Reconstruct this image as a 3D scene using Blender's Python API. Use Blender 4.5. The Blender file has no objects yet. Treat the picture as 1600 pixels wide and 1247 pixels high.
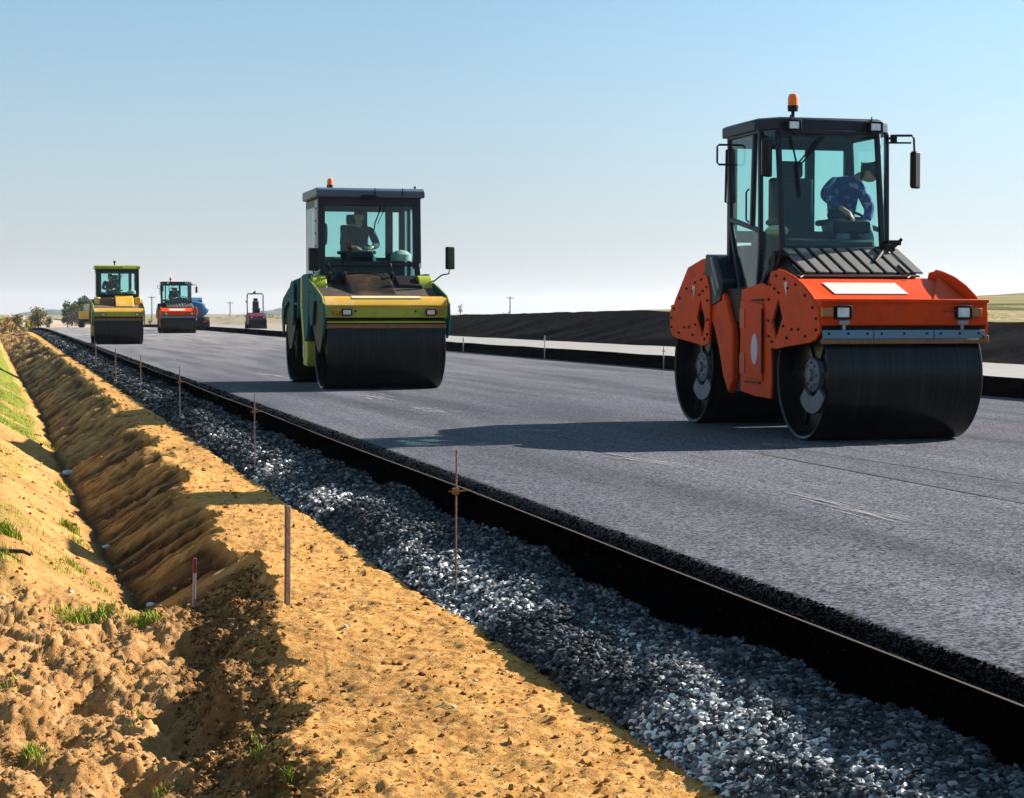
import bpy, bmesh, math, random
import numpy as np
from mathutils import Vector, Matrix
from math import radians as R_, sin, cos, pi

# ------------------------------------------------------------------ camera, world, sun
F = 3050.0; TH = math.atan(790 / F); CT, ST = cos(TH), sin(TH); HC = 1.165
sc = bpy.context.scene
cd = bpy.data.cameras.new('camera'); cam = bpy.data.objects.new('camera', cd); sc.collection.objects.link(cam)
cd.sensor_width = 36; cd.sensor_fit = 'HORIZONTAL'; cd.lens = 36 * F / 1600
cd.clip_end = 20000; cd.clip_start = .1
cam.location = (0, 0, HC)
cam.rotation_euler = (R_(90) - math.atan(133.5 / F), 0, -TH)
sc.camera = cam
SUN = Vector((5.8, 1.35, 3.35)).normalized()
EL = math.asin(SUN.z); AZ = math.atan2(SUN.x, SUN.y)
w = bpy.data.worlds.new('World'); sc.world = w; w.use_nodes = True
wn = w.node_tree.nodes; wl = w.node_tree.links
sky = wn.new('ShaderNodeTexSky'); sky.sky_type = 'NISHITA'; sky.sun_disc = False
sky.sun_elevation = EL; sky.sun_rotation = AZ
sky.air_density = .9; sky.dust_density = 0; sky.ozone_density = 3; sky.altitude = 0
bg = wn['Background']; bg.inputs[1].default_value = .05
# autumn haze in the sky itself: the clear sky fades to a pale milky tone towards the horizon
wtc = wn.new('ShaderNodeTexCoord'); wsp = wn.new('ShaderNodeSeparateXYZ'); wl.new(wtc.outputs['Generated'], wsp.inputs[0])
wf = wn.new('ShaderNodeMapRange'); wf.interpolation_type = 'SMOOTHERSTEP'; wf.inputs[1].default_value = -.02; wf.inputs[2].default_value = .20; wf.inputs[3].default_value = .955; wf.inputs[4].default_value = .42; wl.new(wsp.outputs[2], wf.inputs[0])
wg = wn.new('ShaderNodeMapRange'); wg.inputs[1].default_value = 0; wg.inputs[2].default_value = .17; wl.new(wsp.outputs[2], wg.inputs[0])
wm = wn.new('ShaderNodeMix'); wm.data_type = 'RGBA'; wm.inputs[6].default_value = (4.65, 4.55, 4.6, 1); wm.inputs[7].default_value = (2.4, 4.5, 5.6, 1); wl.new(wg.outputs[0], wm.inputs[0])
hz_ = wn.new('ShaderNodeMix'); hz_.data_type = 'RGBA'; wl.new(wf.outputs[0], hz_.inputs[0])
wl.new(wm.outputs[2], hz_.inputs[7]); wl.new(sky.outputs[0], hz_.inputs[6])
# the haze glows towards the sun's side of the sky
wd = wn.new('ShaderNodeVectorMath'); wd.operation = 'DOT_PRODUCT'; wl.new(wtc.outputs['Generated'], wd.inputs[0]); wd.inputs[1].default_value = Vector((SUN.x, SUN.y, 0)).normalized()
wb = wn.new('ShaderNodeMapRange'); wb.interpolation_type = 'SMOOTHSTEP'; wb.inputs[1].default_value = .38; wb.inputs[2].default_value = .74; wb.inputs[3].default_value = .955; wb.inputs[4].default_value = 1.2; wl.new(wd.outputs['Value'], wb.inputs[0])
wt = wn.new('ShaderNodeVectorMath'); wt.operation = 'SCALE'; wl.new(hz_.outputs[2], wt.inputs[0]); wl.new(wb.outputs[0], wt.inputs['Scale']); wl.new(wt.outputs[0], bg.inputs[0])
sl = bpy.data.lights.new('sun', 'SUN'); sl.energy = 5; sl.angle = R_(.5); sl.color = (1, .93, .82)
so = bpy.data.objects.new('sun', sl); sc.collection.objects.link(so)
so.rotation_euler = SUN.to_track_quat('Z', 'Y').to_euler()
sc.view_settings.view_transform = 'Standard'; sc.view_settings.look = 'None'
sc.view_settings.gamma = 1; sc.view_settings.exposure = 1.45; sc.view_settings.use_curve_mapping = False
sc.cycles.max_bounces = 6; sc.cycles.transparent_max_bounces = 16
rnd = random.Random(7); nr = np.random.RandomState(11)

# ------------------------------------------------------------------ materials
MATS = {}
def mat(name, col, rough=.6, metal=0, var=.12, scale=6, bump=.0, bscale=40, spec=.5, dirt=None, dirt_amt=.5, dscale=4, coat=0, emit=0, stretch=None, dlo=.48, dhi=.72):
    if name in MATS: return MATS[name]
    m = bpy.data.materials.new(name); m.use_nodes = True; MATS[name] = m
    n = m.node_tree.nodes; l = m.node_tree.links; b = n['Principled BSDF']
    b.inputs['Roughness'].default_value = rough; b.inputs['Metallic'].default_value = metal
    b.inputs['Specular IOR Level'].default_value = spec
    b.inputs['Coat Weight'].default_value = coat
    tc = n.new('ShaderNodeTexCoord')
    nz = n.new('ShaderNodeTexNoise'); nz.inputs['Scale'].default_value = scale; nz.inputs['Detail'].default_value = 6
    l.new(tc.outputs['Object'], nz.inputs['Vector'])
    mx = n.new('ShaderNodeMix'); mx.data_type = 'RGBA'
    mx.inputs[6].default_value = tuple(c * (1 - var) for c in col) + (1,)
    mx.inputs[7].default_value = tuple(min(1, c * (1 + var)) for c in col) + (1,)
    l.new(nz.outputs['Fac'], mx.inputs[0]); out = mx.outputs[2]
    if dirt:
        n2 = n.new('ShaderNodeTexNoise'); n2.inputs['Scale'].default_value = dscale; n2.inputs['Detail'].default_value = 8
        n2.inputs['Roughness'].default_value = .7
        if stretch:
            mp = n.new('ShaderNodeMapping'); mp.inputs['Scale'].default_value = stretch; l.new(tc.outputs['Object'], mp.inputs[0]); l.new(mp.outputs[0], n2.inputs['Vector'])
        else: l.new(tc.outputs['Object'], n2.inputs['Vector'])
        rp = n.new('ShaderNodeMapRange'); rp.inputs[1].default_value = dlo; rp.inputs[2].default_value = dhi
        rp.inputs[3].default_value = 0; rp.inputs[4].default_value = dirt_amt
        l.new(n2.outputs['Fac'], rp.inputs[0])
        m2 = n.new('ShaderNodeMix'); m2.data_type = 'RGBA'; m2.inputs[7].default_value = dirt + (1,)
        l.new(rp.outputs[0], m2.inputs[0]); l.new(out, m2.inputs[6]); out = m2.outputs[2]
    l.new(out, b.inputs['Base Color'])
    if emit: b.inputs['Emission Strength'].default_value = emit; l.new(out, b.inputs['Emission Color'])
    if bump:
        n3 = n.new('ShaderNodeTexNoise'); n3.inputs['Scale'].default_value = bscale; n3.inputs['Detail'].default_value = 6
        l.new(tc.outputs['Object'], n3.inputs['Vector'])
        bp = n.new('ShaderNodeBump'); bp.inputs['Strength'].default_value = bump; bp.inputs['Distance'].default_value = .02
        l.new(n3.outputs['Fac'], bp.inputs['Height']); l.new(bp.outputs[0], b.inputs['Normal'])
    return m

def glass_mat(name, tint, rough=.02, fac=.12):
    m = bpy.data.materials.new(name); m.use_nodes = True; n = m.node_tree.nodes; l = m.node_tree.links
    n.remove(n['Principled BSDF'])
    t = n.new('ShaderNodeBsdfTransparent'); t.inputs[0].default_value = tint + (1,)
    g = n.new('ShaderNodeBsdfGlossy'); g.inputs['Roughness'].default_value = rough
    fr = n.new('ShaderNodeLayerWeight'); fr.inputs[0].default_value = .5
    pw_ = n.new('ShaderNodeMath'); pw_.operation = 'POWER'; pw_.inputs[1].default_value = 4.5; l.new(fr.outputs['Facing'], pw_.inputs[0])
    ma = n.new('ShaderNodeMath'); ma.operation = 'MULTIPLY_ADD'; ma.inputs[1].default_value = .8; ma.inputs[2].default_value = .03; l.new(pw_.outputs[0], ma.inputs[0])
    mx = n.new('ShaderNodeMixShader'); l.new(ma.outputs[0], mx.inputs[0]); l.new(t.outputs[0], mx.inputs[1]); l.new(g.outputs[0], mx.inputs[2])
    l.new(mx.outputs[0], n['Material Output'].inputs[0]); return m

ORANGE = mat('orange_paint', (.62, .052, .002), .5, spec=.14, var=.12, dirt=(.09, .025, .012), dirt_amt=.6, dscale=3.2, dlo=.52, dhi=.8, bump=.04, bscale=25)
RED = mat('red_paint', (.55, .06, .02), .5, dirt=(.1, .04, .03))
DARKRED = mat('dark_red_paint', (.09, .012, .02), .5)
BLACK = mat('black_plastic', (.006, .0065, .008), .55, spec=.25, bump=.05)
RUBBER = mat('rubber', (.015, .015, .015), .8, bump=.2)
DRUM = mat('tarred_steel', (.0025, .0026, .003), .28, metal=.0, spec=.30, var=.5, scale=12, bump=.08, bscale=40, dirt=(.022, .027, .035), dirt_amt=1, dscale=1, stretch=(38, 1.2, 1.2), dlo=.5, dhi=.8)
STEEL = mat('dull_steel', (.30, .33, .37), .5, metal=.2, dirt=(.06, .05, .05), dirt_amt=.6)
HUBM = mat('tarred_hub_steel', (.13, .15, .18), .5, metal=.2, dirt=(.02, .02, .022), dirt_amt=.8, dscale=9)
BLUEST = mat('blue_grey_steel', (.10, .21, .32), .5, dirt=(.2, .16, .1), dirt_amt=.7, dscale=9)
RUST = mat('rusty_steel', (.22, .10, .035), .75, dirt=(.05, .03, .02), dirt_amt=.8, dscale=12, bump=.2)
CABM = mat('slate_grey_paint', (.007, .014, .026), .42, spec=.3)
CABGREY = mat('blue_grey_paint', (.06, .085, .13), .4)
PALEGREY = mat('pale_grey_panel', (.36, .41, .45), .5, dirt=(.2, .22, .22), dirt_amt=.4)
HOODG = mat('grey_grille_plastic', (.12, .115, .11), .55, dirt=(.2, .18, .14), dirt_amt=.4)
WHITE = mat('white_paint', (.55, .52, .50), .5, var=.05)
STICK = mat('pale_sticker', (.5, .42, .5), .5, var=.3, scale=30)
LIME = mat('lime_paint', (.30, .34, .02), .45, dirt=(.15, .12, .05), dirt_amt=.5)
YELLOW = mat('yellow_paint', (.62, .33, .03), .45, dirt=(.75, .6, .35), dirt_amt=.7, dscale=2)
TEAL = mat('teal_paint', (.004, .085, .10), .6, spec=.10, dirt=(.015, .05, .05), dirt_amt=.3)
BROWN = mat('tarred_brown_deck', (.16, .09, .045), .6, dirt=(.03, .025, .02), dirt_amt=.8, dscale=3)
LENS = mat('lamp_glass', (.62, .68, .72), .15, metal=.3, var=.4, scale=25)
BEACON = mat('orange_beacon_plastic', (.95, .17, .01), .25, var=.1)
AMBER = mat('amber_plastic', (.35, .12, .02), .3)
SEATM = mat('dark_seat_fabric', (.02, .03, .035), .85)
CREAM = mat('cream_plastic', (.55, .5, .38), .6)
SKIN = mat('skin', (.42, .22, .15), .6)
BLUEJ = mat('blue_jacket', (.012, .045, .22), .85, var=.5, scale=14, dirt=(.30, .38, .55), dirt_amt=.9, dscale=13, dlo=.54, dhi=.62)
NAVY = mat('navy_cloth', (.012, .02, .045), .85)
JEAN = mat('grey_trousers', (.12, .17, .22), .85)
HAIR = mat('dark_hair', (.02, .015, .012), .8)
REDCL = mat('red_cloth', (.25, .03, .05), .9)
TANKB = mat('blue_tank_paint', (.015, .10, .22), .4, dirt=(.05, .12, .16), dirt_amt=.5)
WOOD = mat('weathered_wood', (.17, .105, .07), .8, bump=.3, bscale=30)
REBAR = mat('rusty_rod', (.10, .06, .05), .75, dirt=(.35, .3, .27), dirt_amt=.7, dscale=30)
POLE = mat('grey_pole', (.16, .15, .14), .8)
TEALG = glass_mat('teal_glass', (.79, .95, .93))
TEALD = glass_mat('dark_teal_glass', (.55, .72, .76))
STRINGM = mat('pale_cord', (.22, .18, .15), .8)

# ------------------------------------------------------------------ mesh helpers
def link(o): sc.collection.objects.link(o); return o
class MB:
    def __init__(s): s.v = []; s.f = []; s.m = []; s.smooth = False
    def add(s, vs, fs, mi=0):
        b = len(s.v); s.v += [tuple(v) for v in vs]; s.f += [tuple(i + b for i in f) for f in fs]; s.m += [mi] * len(fs); return s
    def box(s, c, d, mi=0, rot=None):
        x, y, z = d[0] / 2, d[1] / 2, d[2] / 2
        vs = [Vector((i, j, k)) for i in (-x, x) for j in (-y, y) for k in (-z, z)]
        if rot is not None: vs = [rot @ v for v in vs]
        vs = [v + Vector(c) for v in vs]
        return s.add(vs, [(0, 1, 3, 2), (4, 6, 7, 5), (0, 4, 5, 1), (2, 3, 7, 6), (0, 2, 6, 4), (1, 5, 7, 3)], mi)
    def bar(s, a, b, w, d, mi=0, up=(0, 0, 1)):
        a = Vector(a); b = Vector(b); t = (b - a); L = t.length; t.normalize(); u = Vector(up)
        if abs(t.dot(u)) > .95: u = Vector((0, 1, 0))
        x = t.cross(u).normalized(); y = x.cross(t).normalized()
        rot = Matrix((x, t, y)).transposed()
        return s.box((a + b) / 2, (w, L, d), mi, rot)
    def tube(s, pts, r, n=8, mi=0, r2=None):
        P = [Vector(p) for p in pts]; rings = []; vs = []; fs = []
        for i, p in enumerate(P):
            t = (P[min(i + 1, len(P) - 1)] - P[max(i - 1, 0)]).normalized()
            u = Vector((0, 0, 1)) if abs(t.z) < .9 else Vector((0, 1, 0))
            x = t.cross(u).normalized(); y = x.cross(t).normalized()
            rr = r if r2 is None else r + (r2 - r) * i / (len(P) - 1)
            for k in range(n): vs.append(p + rr * (cos(2 * pi * k / n) * x + sin(2 * pi * k / n) * y))
        for i in range(len(P) - 1):
            for k in range(n): fs.append((i * n + k, i * n + (k + 1) % n, (i + 1) * n + (k + 1) % n, (i + 1) * n + k))
        fs.append(tuple(range(n))[::-1]); fs.append(tuple((len(P) - 1) * n + k for k in range(n)))
        return s.add(vs, fs, mi)
    def lathe(s, prof, axis='z', c=(0, 0, 0), n=32, mi=0):
        vs = []; fs = []; m = len(prof)
        for k in range(n):
            a = 2 * pi * k / n
            for (t, r) in prof:
                r = max(r, 1e-4)
                v = (r * cos(a), r * sin(a), t) if axis == 'z' else (t, r * cos(a), r * sin(a)) if axis == 'x' else (r * cos(a), t, r * sin(a))
                vs.append((v[0] + c[0], v[1] + c[1], v[2] + c[2]))
        for k in range(n):
            for i in range(m - 1): fs.append((k * m + i, ((k + 1) % n) * m + i, ((k + 1) % n) * m + i + 1, k * m + i + 1))
        return s.add(vs, fs, mi)
    def slab(s, pts, t, mi=0):
        "planar polygon thickened by t against its normal, centred"
        P = [Vector(p) for p in pts]; nrm = Vector((0, 0, 0))
        for i in range(len(P)): nrm += P[i].cross(P[(i + 1) % len(P)])
        nrm.normalize(); n = len(P)
        vs = [p + nrm * t / 2 for p in P] + [p - nrm * t / 2 for p in P]
        fs = [tuple(range(n)), tuple(range(2 * n - 1, n - 1, -1))] + [(i, i + n, (i + 1) % n + n, (i + 1) % n) for i in range(n)]
        return s.add(vs, fs, mi)
    def plate_x(s, poly, x0, x1, holes=(), mi=0):
        "polygon in (y,z), with holes, extruded from x0 to x1"
        bm = bmesh.new(); es = []
        for lp in [poly] + list(holes):
            vv = [bm.verts.new((0, a, b)) for a, b in lp]
            for i in range(len(vv)): es.append(bm.edges.new((vv[i], vv[(i + 1) % len(vv)])))
        bmesh.ops.triangle_fill(bm, edges=es, use_beauty=True)
        bm.verts.index_update()
        vs = [v.co.copy() for v in bm.verts]; fs = [tuple(v.index for v in f.verts) for f in bm.faces]
        ed = [(e.verts[0].index, e.verts[1].index) for e in bm.edges if len(e.link_faces) == 1]; bm.free()
        n = len(vs)
        V = [(x0, v.y, v.z) for v in vs] + [(x1, v.y, v.z) for v in vs]
        Fc = fs + [tuple(i + n for i in f[::-1]) for f in fs] + [(a, b, b + n, a + n) for a, b in ed]
        return s.add(V, Fc, mi)
    def build(s, name, mats, parent=None, bevel=0, smooth=False, seg=2, loc=None):
        if not isinstance(mats, (list, tuple)): mats = [mats]
        me = bpy.data.meshes.new(name); me.from_pydata(s.v, [], s.f)
        bm = bmesh.new(); bm.from_mesh(me); bmesh.ops.recalc_face_normals(bm, faces=bm.faces); bm.to_mesh(me); bm.free()
        for m in mats: me.materials.append(m)
        if len(mats) > 1: me.polygons.foreach_set('material_index', s.m)
        o = link(bpy.data.objects.new(name, me)); o.parent = parent
        if loc: o.location = loc
        if bevel:
            b = o.modifiers.new('bevel', 'BEVEL'); b.width = bevel; b.segments = seg; b.limit_method = 'ANGLE'; b.angle_limit = R_(40)
        if smooth or bevel:
            me.polygons.foreach_set('use_smooth', [True] * len(me.polygons))
            try: me.set_sharp_from_angle(angle=R_(38))
            except Exception: pass
        return o
def tag(o, label=None, cat=None, group=None, kind=None):
    if label: o['label'] = label
    if cat: o['category'] = cat
    if group: o['group'] = group
    if kind: o['kind'] = kind
    return o
def empty(name, loc):
    o = link(bpy.data.objects.new(name, None)); o.location = loc; o.empty_display_size = .2; return o
KIDS = {}
def kids(o): return [c for c in bpy.data.objects if c.parent == o]
def copy_tree(o, parent=None):
    c = link(o.copy()); c.parent = parent
    for ch in kids(o): copy_tree(ch, c)
    return c
def npmesh(name, V, Fq, m, smooth=True, attrs=None):
    me = bpy.data.meshes.new(name); V = np.asarray(V, np.float32); Fq = np.asarray(Fq, np.int32); k = Fq.shape[1]
    me.vertices.add(len(V)); me.vertices.foreach_set('co', V.ravel())
    me.loops.add(Fq.size); me.loops.foreach_set('vertex_index', Fq.ravel())
    me.polygons.add(len(Fq)); me.polygons.foreach_set('loop_start', np.arange(0, Fq.size, k, dtype=np.int32))
    me.polygons.foreach_set('use_smooth', np.full(len(Fq), smooth))
    if attrs:
        for an, av in attrs.items():
            a = me.attributes.new(an, 'FLOAT', 'POINT'); a.data.foreach_set('value', np.asarray(av, np.float32).ravel())
    me.update(calc_edges=True); me.validate(); me.materials.append(m)
    return link(bpy.data.objects.new(name, me))
def gridmesh(name, X, Y, Z, m, smooth=True, attrs=None):
    r, c = X.shape; V = np.stack([X, Y, Z], -1).reshape(-1, 3)
    i = np.arange(r * c).reshape(r, c)
    Fq = np.stack([i[:-1, :-1], i[:-1, 1:], i[1:, 1:], i[1:, :-1]], -1).reshape(-1, 4)
    return npmesh(name, V, Fq, m, smooth, attrs)

# ------------------------------------------------------------------ numpy noise
def _h(ix, iy, sd):
    n = (ix.astype(np.int64) * 374761393 + iy.astype(np.int64) * 668265263 + sd * 974711) & 0xffffffff
    n = ((n ^ (n >> 13)) * 1274126177) & 0xffffffff
    return ((n ^ (n >> 16)) & 0xffff) / 65535.0
def vn(x, y, sd=0):
    ix = np.floor(x); iy = np.floor(y); fx = x - ix; fy = y - iy
    fx = fx * fx * (3 - 2 * fx); fy = fy * fy * (3 - 2 * fy)
    return (_h(ix, iy, sd) * (1 - fx) + _h(ix + 1, iy, sd) * fx) * (1 - fy) + (_h(ix, iy + 1, sd) * (1 - fx) + _h(ix + 1, iy + 1, sd) * fx) * fy
def fbm(x, y, sd=0, o=4, g=.5):
    a = 1; t = 0; w_ = 0
    for i in range(o): t = t + a * (vn(x, y, sd + i) - .5); w_ += a; a *= g; x = x * 2.03 + 7.1; y = y * 2.01 + 3.3
    return t / w_ * 2
def sst(a, b, x): t = np.clip((x - a) / (b - a), 0, 1); return t * t * (3 - 2 * t)
def prof(s):            # long profile: level, then a crest beyond which the road dips
    d = np.maximum(np.asarray(s, float) - 139, 0)
    return np.where(d < 121, -5.7e-5 * d * d, -.8345 - .0138 * np.minimum(d - 121, 25) + 0 * d)
def P(px, py, h=0.0, z=None):  # a photo pixel (1600 wide) on the level h
    if z is None: z = F * (HC - h) / (py - 490)
    p = (px - 10) * CT * z / (F / CT * CT * 1.0) if False else (px - 10) * z * CT / F
    return Vector((p, (z - p * ST) / CT, h))
# ------------------------------------------------------------------ setting: soil, gravel, road, far side
def soil_mat():
    m = bpy.data.materials.new('soil'); m.use_nodes = True; n = m.node_tree.nodes; l = m.node_tree.links; b = n['Principled BSDF']
    b.inputs['Roughness'].default_value = .95; b.inputs['Specular IOR Level'].default_value = .1
    g = n.new('ShaderNodeNewGeometry')
    def noise(sc_, det=8, rg=.6, vec=None):
        z = n.new('ShaderNodeTexNoise'); z.inputs['Scale'].default_value = sc_; z.inputs['Detail'].default_value = det; z.inputs['Roughness'].default_value = rg
        l.new(vec or g.outputs['Position'], z.inputs['Vector']); return z.outputs['Fac']
    def ramp(fac, stops):
        r = n.new('ShaderNodeValToRGB'); e = r.color_ramp.elements
        e[0].position = stops[0][0]; e[0].color = stops[0][1] + (1,); e[1].position = stops[-1][0]; e[1].color = stops[-1][1] + (1,)
        for p_, c_ in stops[1:-1]: k = e.new(p_); k.color = c_ + (1,)
        l.new(fac, r.inputs[0]); return r.outputs[0]
    def mix(f, a, c):
        x = n.new('ShaderNodeMix'); x.data_type = 'RGBA'
        l.new(f, x.inputs[0]) if not isinstance(f, float) else setattr(x.inputs[0], 'default_value', f)
        for s_, v_ in ((6, a), (7, c)):
            if isinstance(v_, tuple): x.inputs[s_].default_value = v_ + (1,)
            else: l.new(v_, x.inputs[s_])
        return x.outputs[2]
    def attr(nm):
        a = n.new('ShaderNodeAttribute'); a.attribute_name = nm; return a.outputs['Fac']
    base = ramp(noise(9), [(.3, (.35, .155, .038)), (.5, (.56, .28, .080)), (.72, (.68, .39, .14))])
    pale = ramp(noise(7), [(.3, (.23, .115, .040)), (.5, (.42, .225, .092)), (.7, (.54, .33, .16))])
    moist_shade = ramp(noise(5), [(.3, (.030, .015, .005)), (.7, (.105, .055, .020))])  # dark soil tone, for damp patches and for shade painted into slopes
    green = ramp(noise(14), [(.35, (.07, .10, .012)), (.6, (.22, .23, .03)), (.75, (.36, .30, .06))])
    col = mix(attr('pale'), base, pale)
    col = mix(attr('moist_shade'), col, moist_shade)
    col = mix(attr('green'), col, green)
    # dark crumbs and pale pebbles scattered through the soil
    v = n.new('ShaderNodeTexVoronoi'); v.inputs['Scale'].default_value = 42; l.new(g.outputs['Position'], v.inputs['Vector'])
    pb = n.new('ShaderNodeMapRange'); pb.inputs[1].default_value = .16; pb.inputs[2].default_value = .10; l.new(v.outputs['Distance'], pb.inputs[0])
    k = n.new('ShaderNodeMath'); k.operation = 'MULTIPLY'; l.new(pb.outputs[0], k.inputs[0])
    cr = n.new('ShaderNodeSeparateColor'); l.new(v.outputs['Color'], cr.inputs[0])
    th = n.new('ShaderNodeMath'); th.operation = 'GREATER_THAN'; th.inputs[1].default_value = .72; l.new(cr.outputs[0], th.inputs[0]); l.new(th.outputs[0], k.inputs[1])
    col = mix(k.outputs[0], col, ramp(cr.outputs[1], [(.4, (.12, .065, .025)), (.7, (.55, .42, .28))]))
    l.new(col, b.inputs['Base Color'])
    # fine relief
    b1 = n.new('ShaderNodeBump'); b1.inputs['Strength'].default_value = 1; b1.inputs['Distance'].default_value = .03
    mp = n.new('ShaderNodeMapping'); mp.inputs['Scale'].default_value = (1, 1.0, 1); l.new(g.outputs['Position'], mp.inputs[0])
    l.new(noise(26, 8, .68, mp.outputs[0]), b1.inputs['Height'])
    b2 = n.new('ShaderNodeBump'); b2.inputs['Strength'].default_value = .7; b2.inputs['Distance'].default_value = .012
    l.new(noise(110, 4, .6), b2.inputs['Height']); l.new(b1.outputs[0], b2.inputs['Normal']); l.new(b2.outputs[0], b.inputs['Normal'])
    return m
SOIL = soil_mat()

def rows(s0, s1, q=.50, mn=.014):
    r = [-30, -15, -5, 0, 2, 3.4, 4.2, 4.8]; s = 5.2
    r = [x for x in r if x >= s0]
    while s < s1: r.append(s); s += max(mn, q * s * s / 2274)
    return np.array(r + [s1])
ROWS = rows(-30, 260)
ROWS = np.concatenate([ROWS, [320, 400, 550, 800, 1200, 2000, 3500, 6000]])

def edge_p(s):      # berm edge above the ditch
    e = np.interp(s, [0, 6.5, 7.2, 8.5, 10, 11.8, 16.3, 25, 48, 75, 140, 260], [.95, 1.00, 1.10, 1.24, 1.33, 1.46, 1.61, 1.84, 2.05, 1.98, 1.9, 1.7])
    return e + .15 * fbm(s * .55, s * 0, 31, 3) * sst(8, 14, s) + .10 * ((s * .31 + .9 * fbm(s * .2, s * 0, 33, 2)) % 1 - .5) * sst(9, 14, s) + .11 * fbm(s * 1.9, s * 0, 5, 4) + .06 * fbm(s * 7, s * 0, 8, 3)
def ditch_p(s): return np.interp(s, [0, 13, 18.6, 27, 52, 69, 155, 260], [.85, .86, .81, .79, .80, .62, -.3, -1.0]) + .07 * fbm(s * .8, s * 0, 77, 3)
def ditch_d(s): return np.interp(s, [0, 13, 18.6, 27, 52, 69, 110, 200, 260], [.42, .44, .56, .68, .82, .9, .85, .5, .3])
def grav_edge(s): return 2.33 + .05 * sst(20, 50, s) + .05 * fbm(s * .9, s * 0, 55, 3) + .03 * fbm(s * 5, s * 0, 56, 3)
def grav_h(p, s): return -.235 - .045 * (3.05 - p) / .72 - .16 * np.clip((3.05 - p) / .72, 0, 1.1) ** 3.2 + .06 * fbm(p * 3, s * 1.5, 61, 3) + .016 * fbm(p * 11, s * 9, 62, 3)
LUMPS = []
lr = random.Random(5)
for i in range(200):
    r0 = lr.uniform(.05, .12); LUMPS.append((lr.uniform(-1.0, 1.1), lr.uniform(6.0, 13.0), r0, -r0 * lr.uniform(.25, .75)))
for i in range(120): r0 = lr.uniform(.04, .12); LUMPS.append((lr.uniform(-.8, 1.1), lr.uniform(6.0, 13.0), r0, r0 * lr.uniform(.15, .40)))
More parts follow.
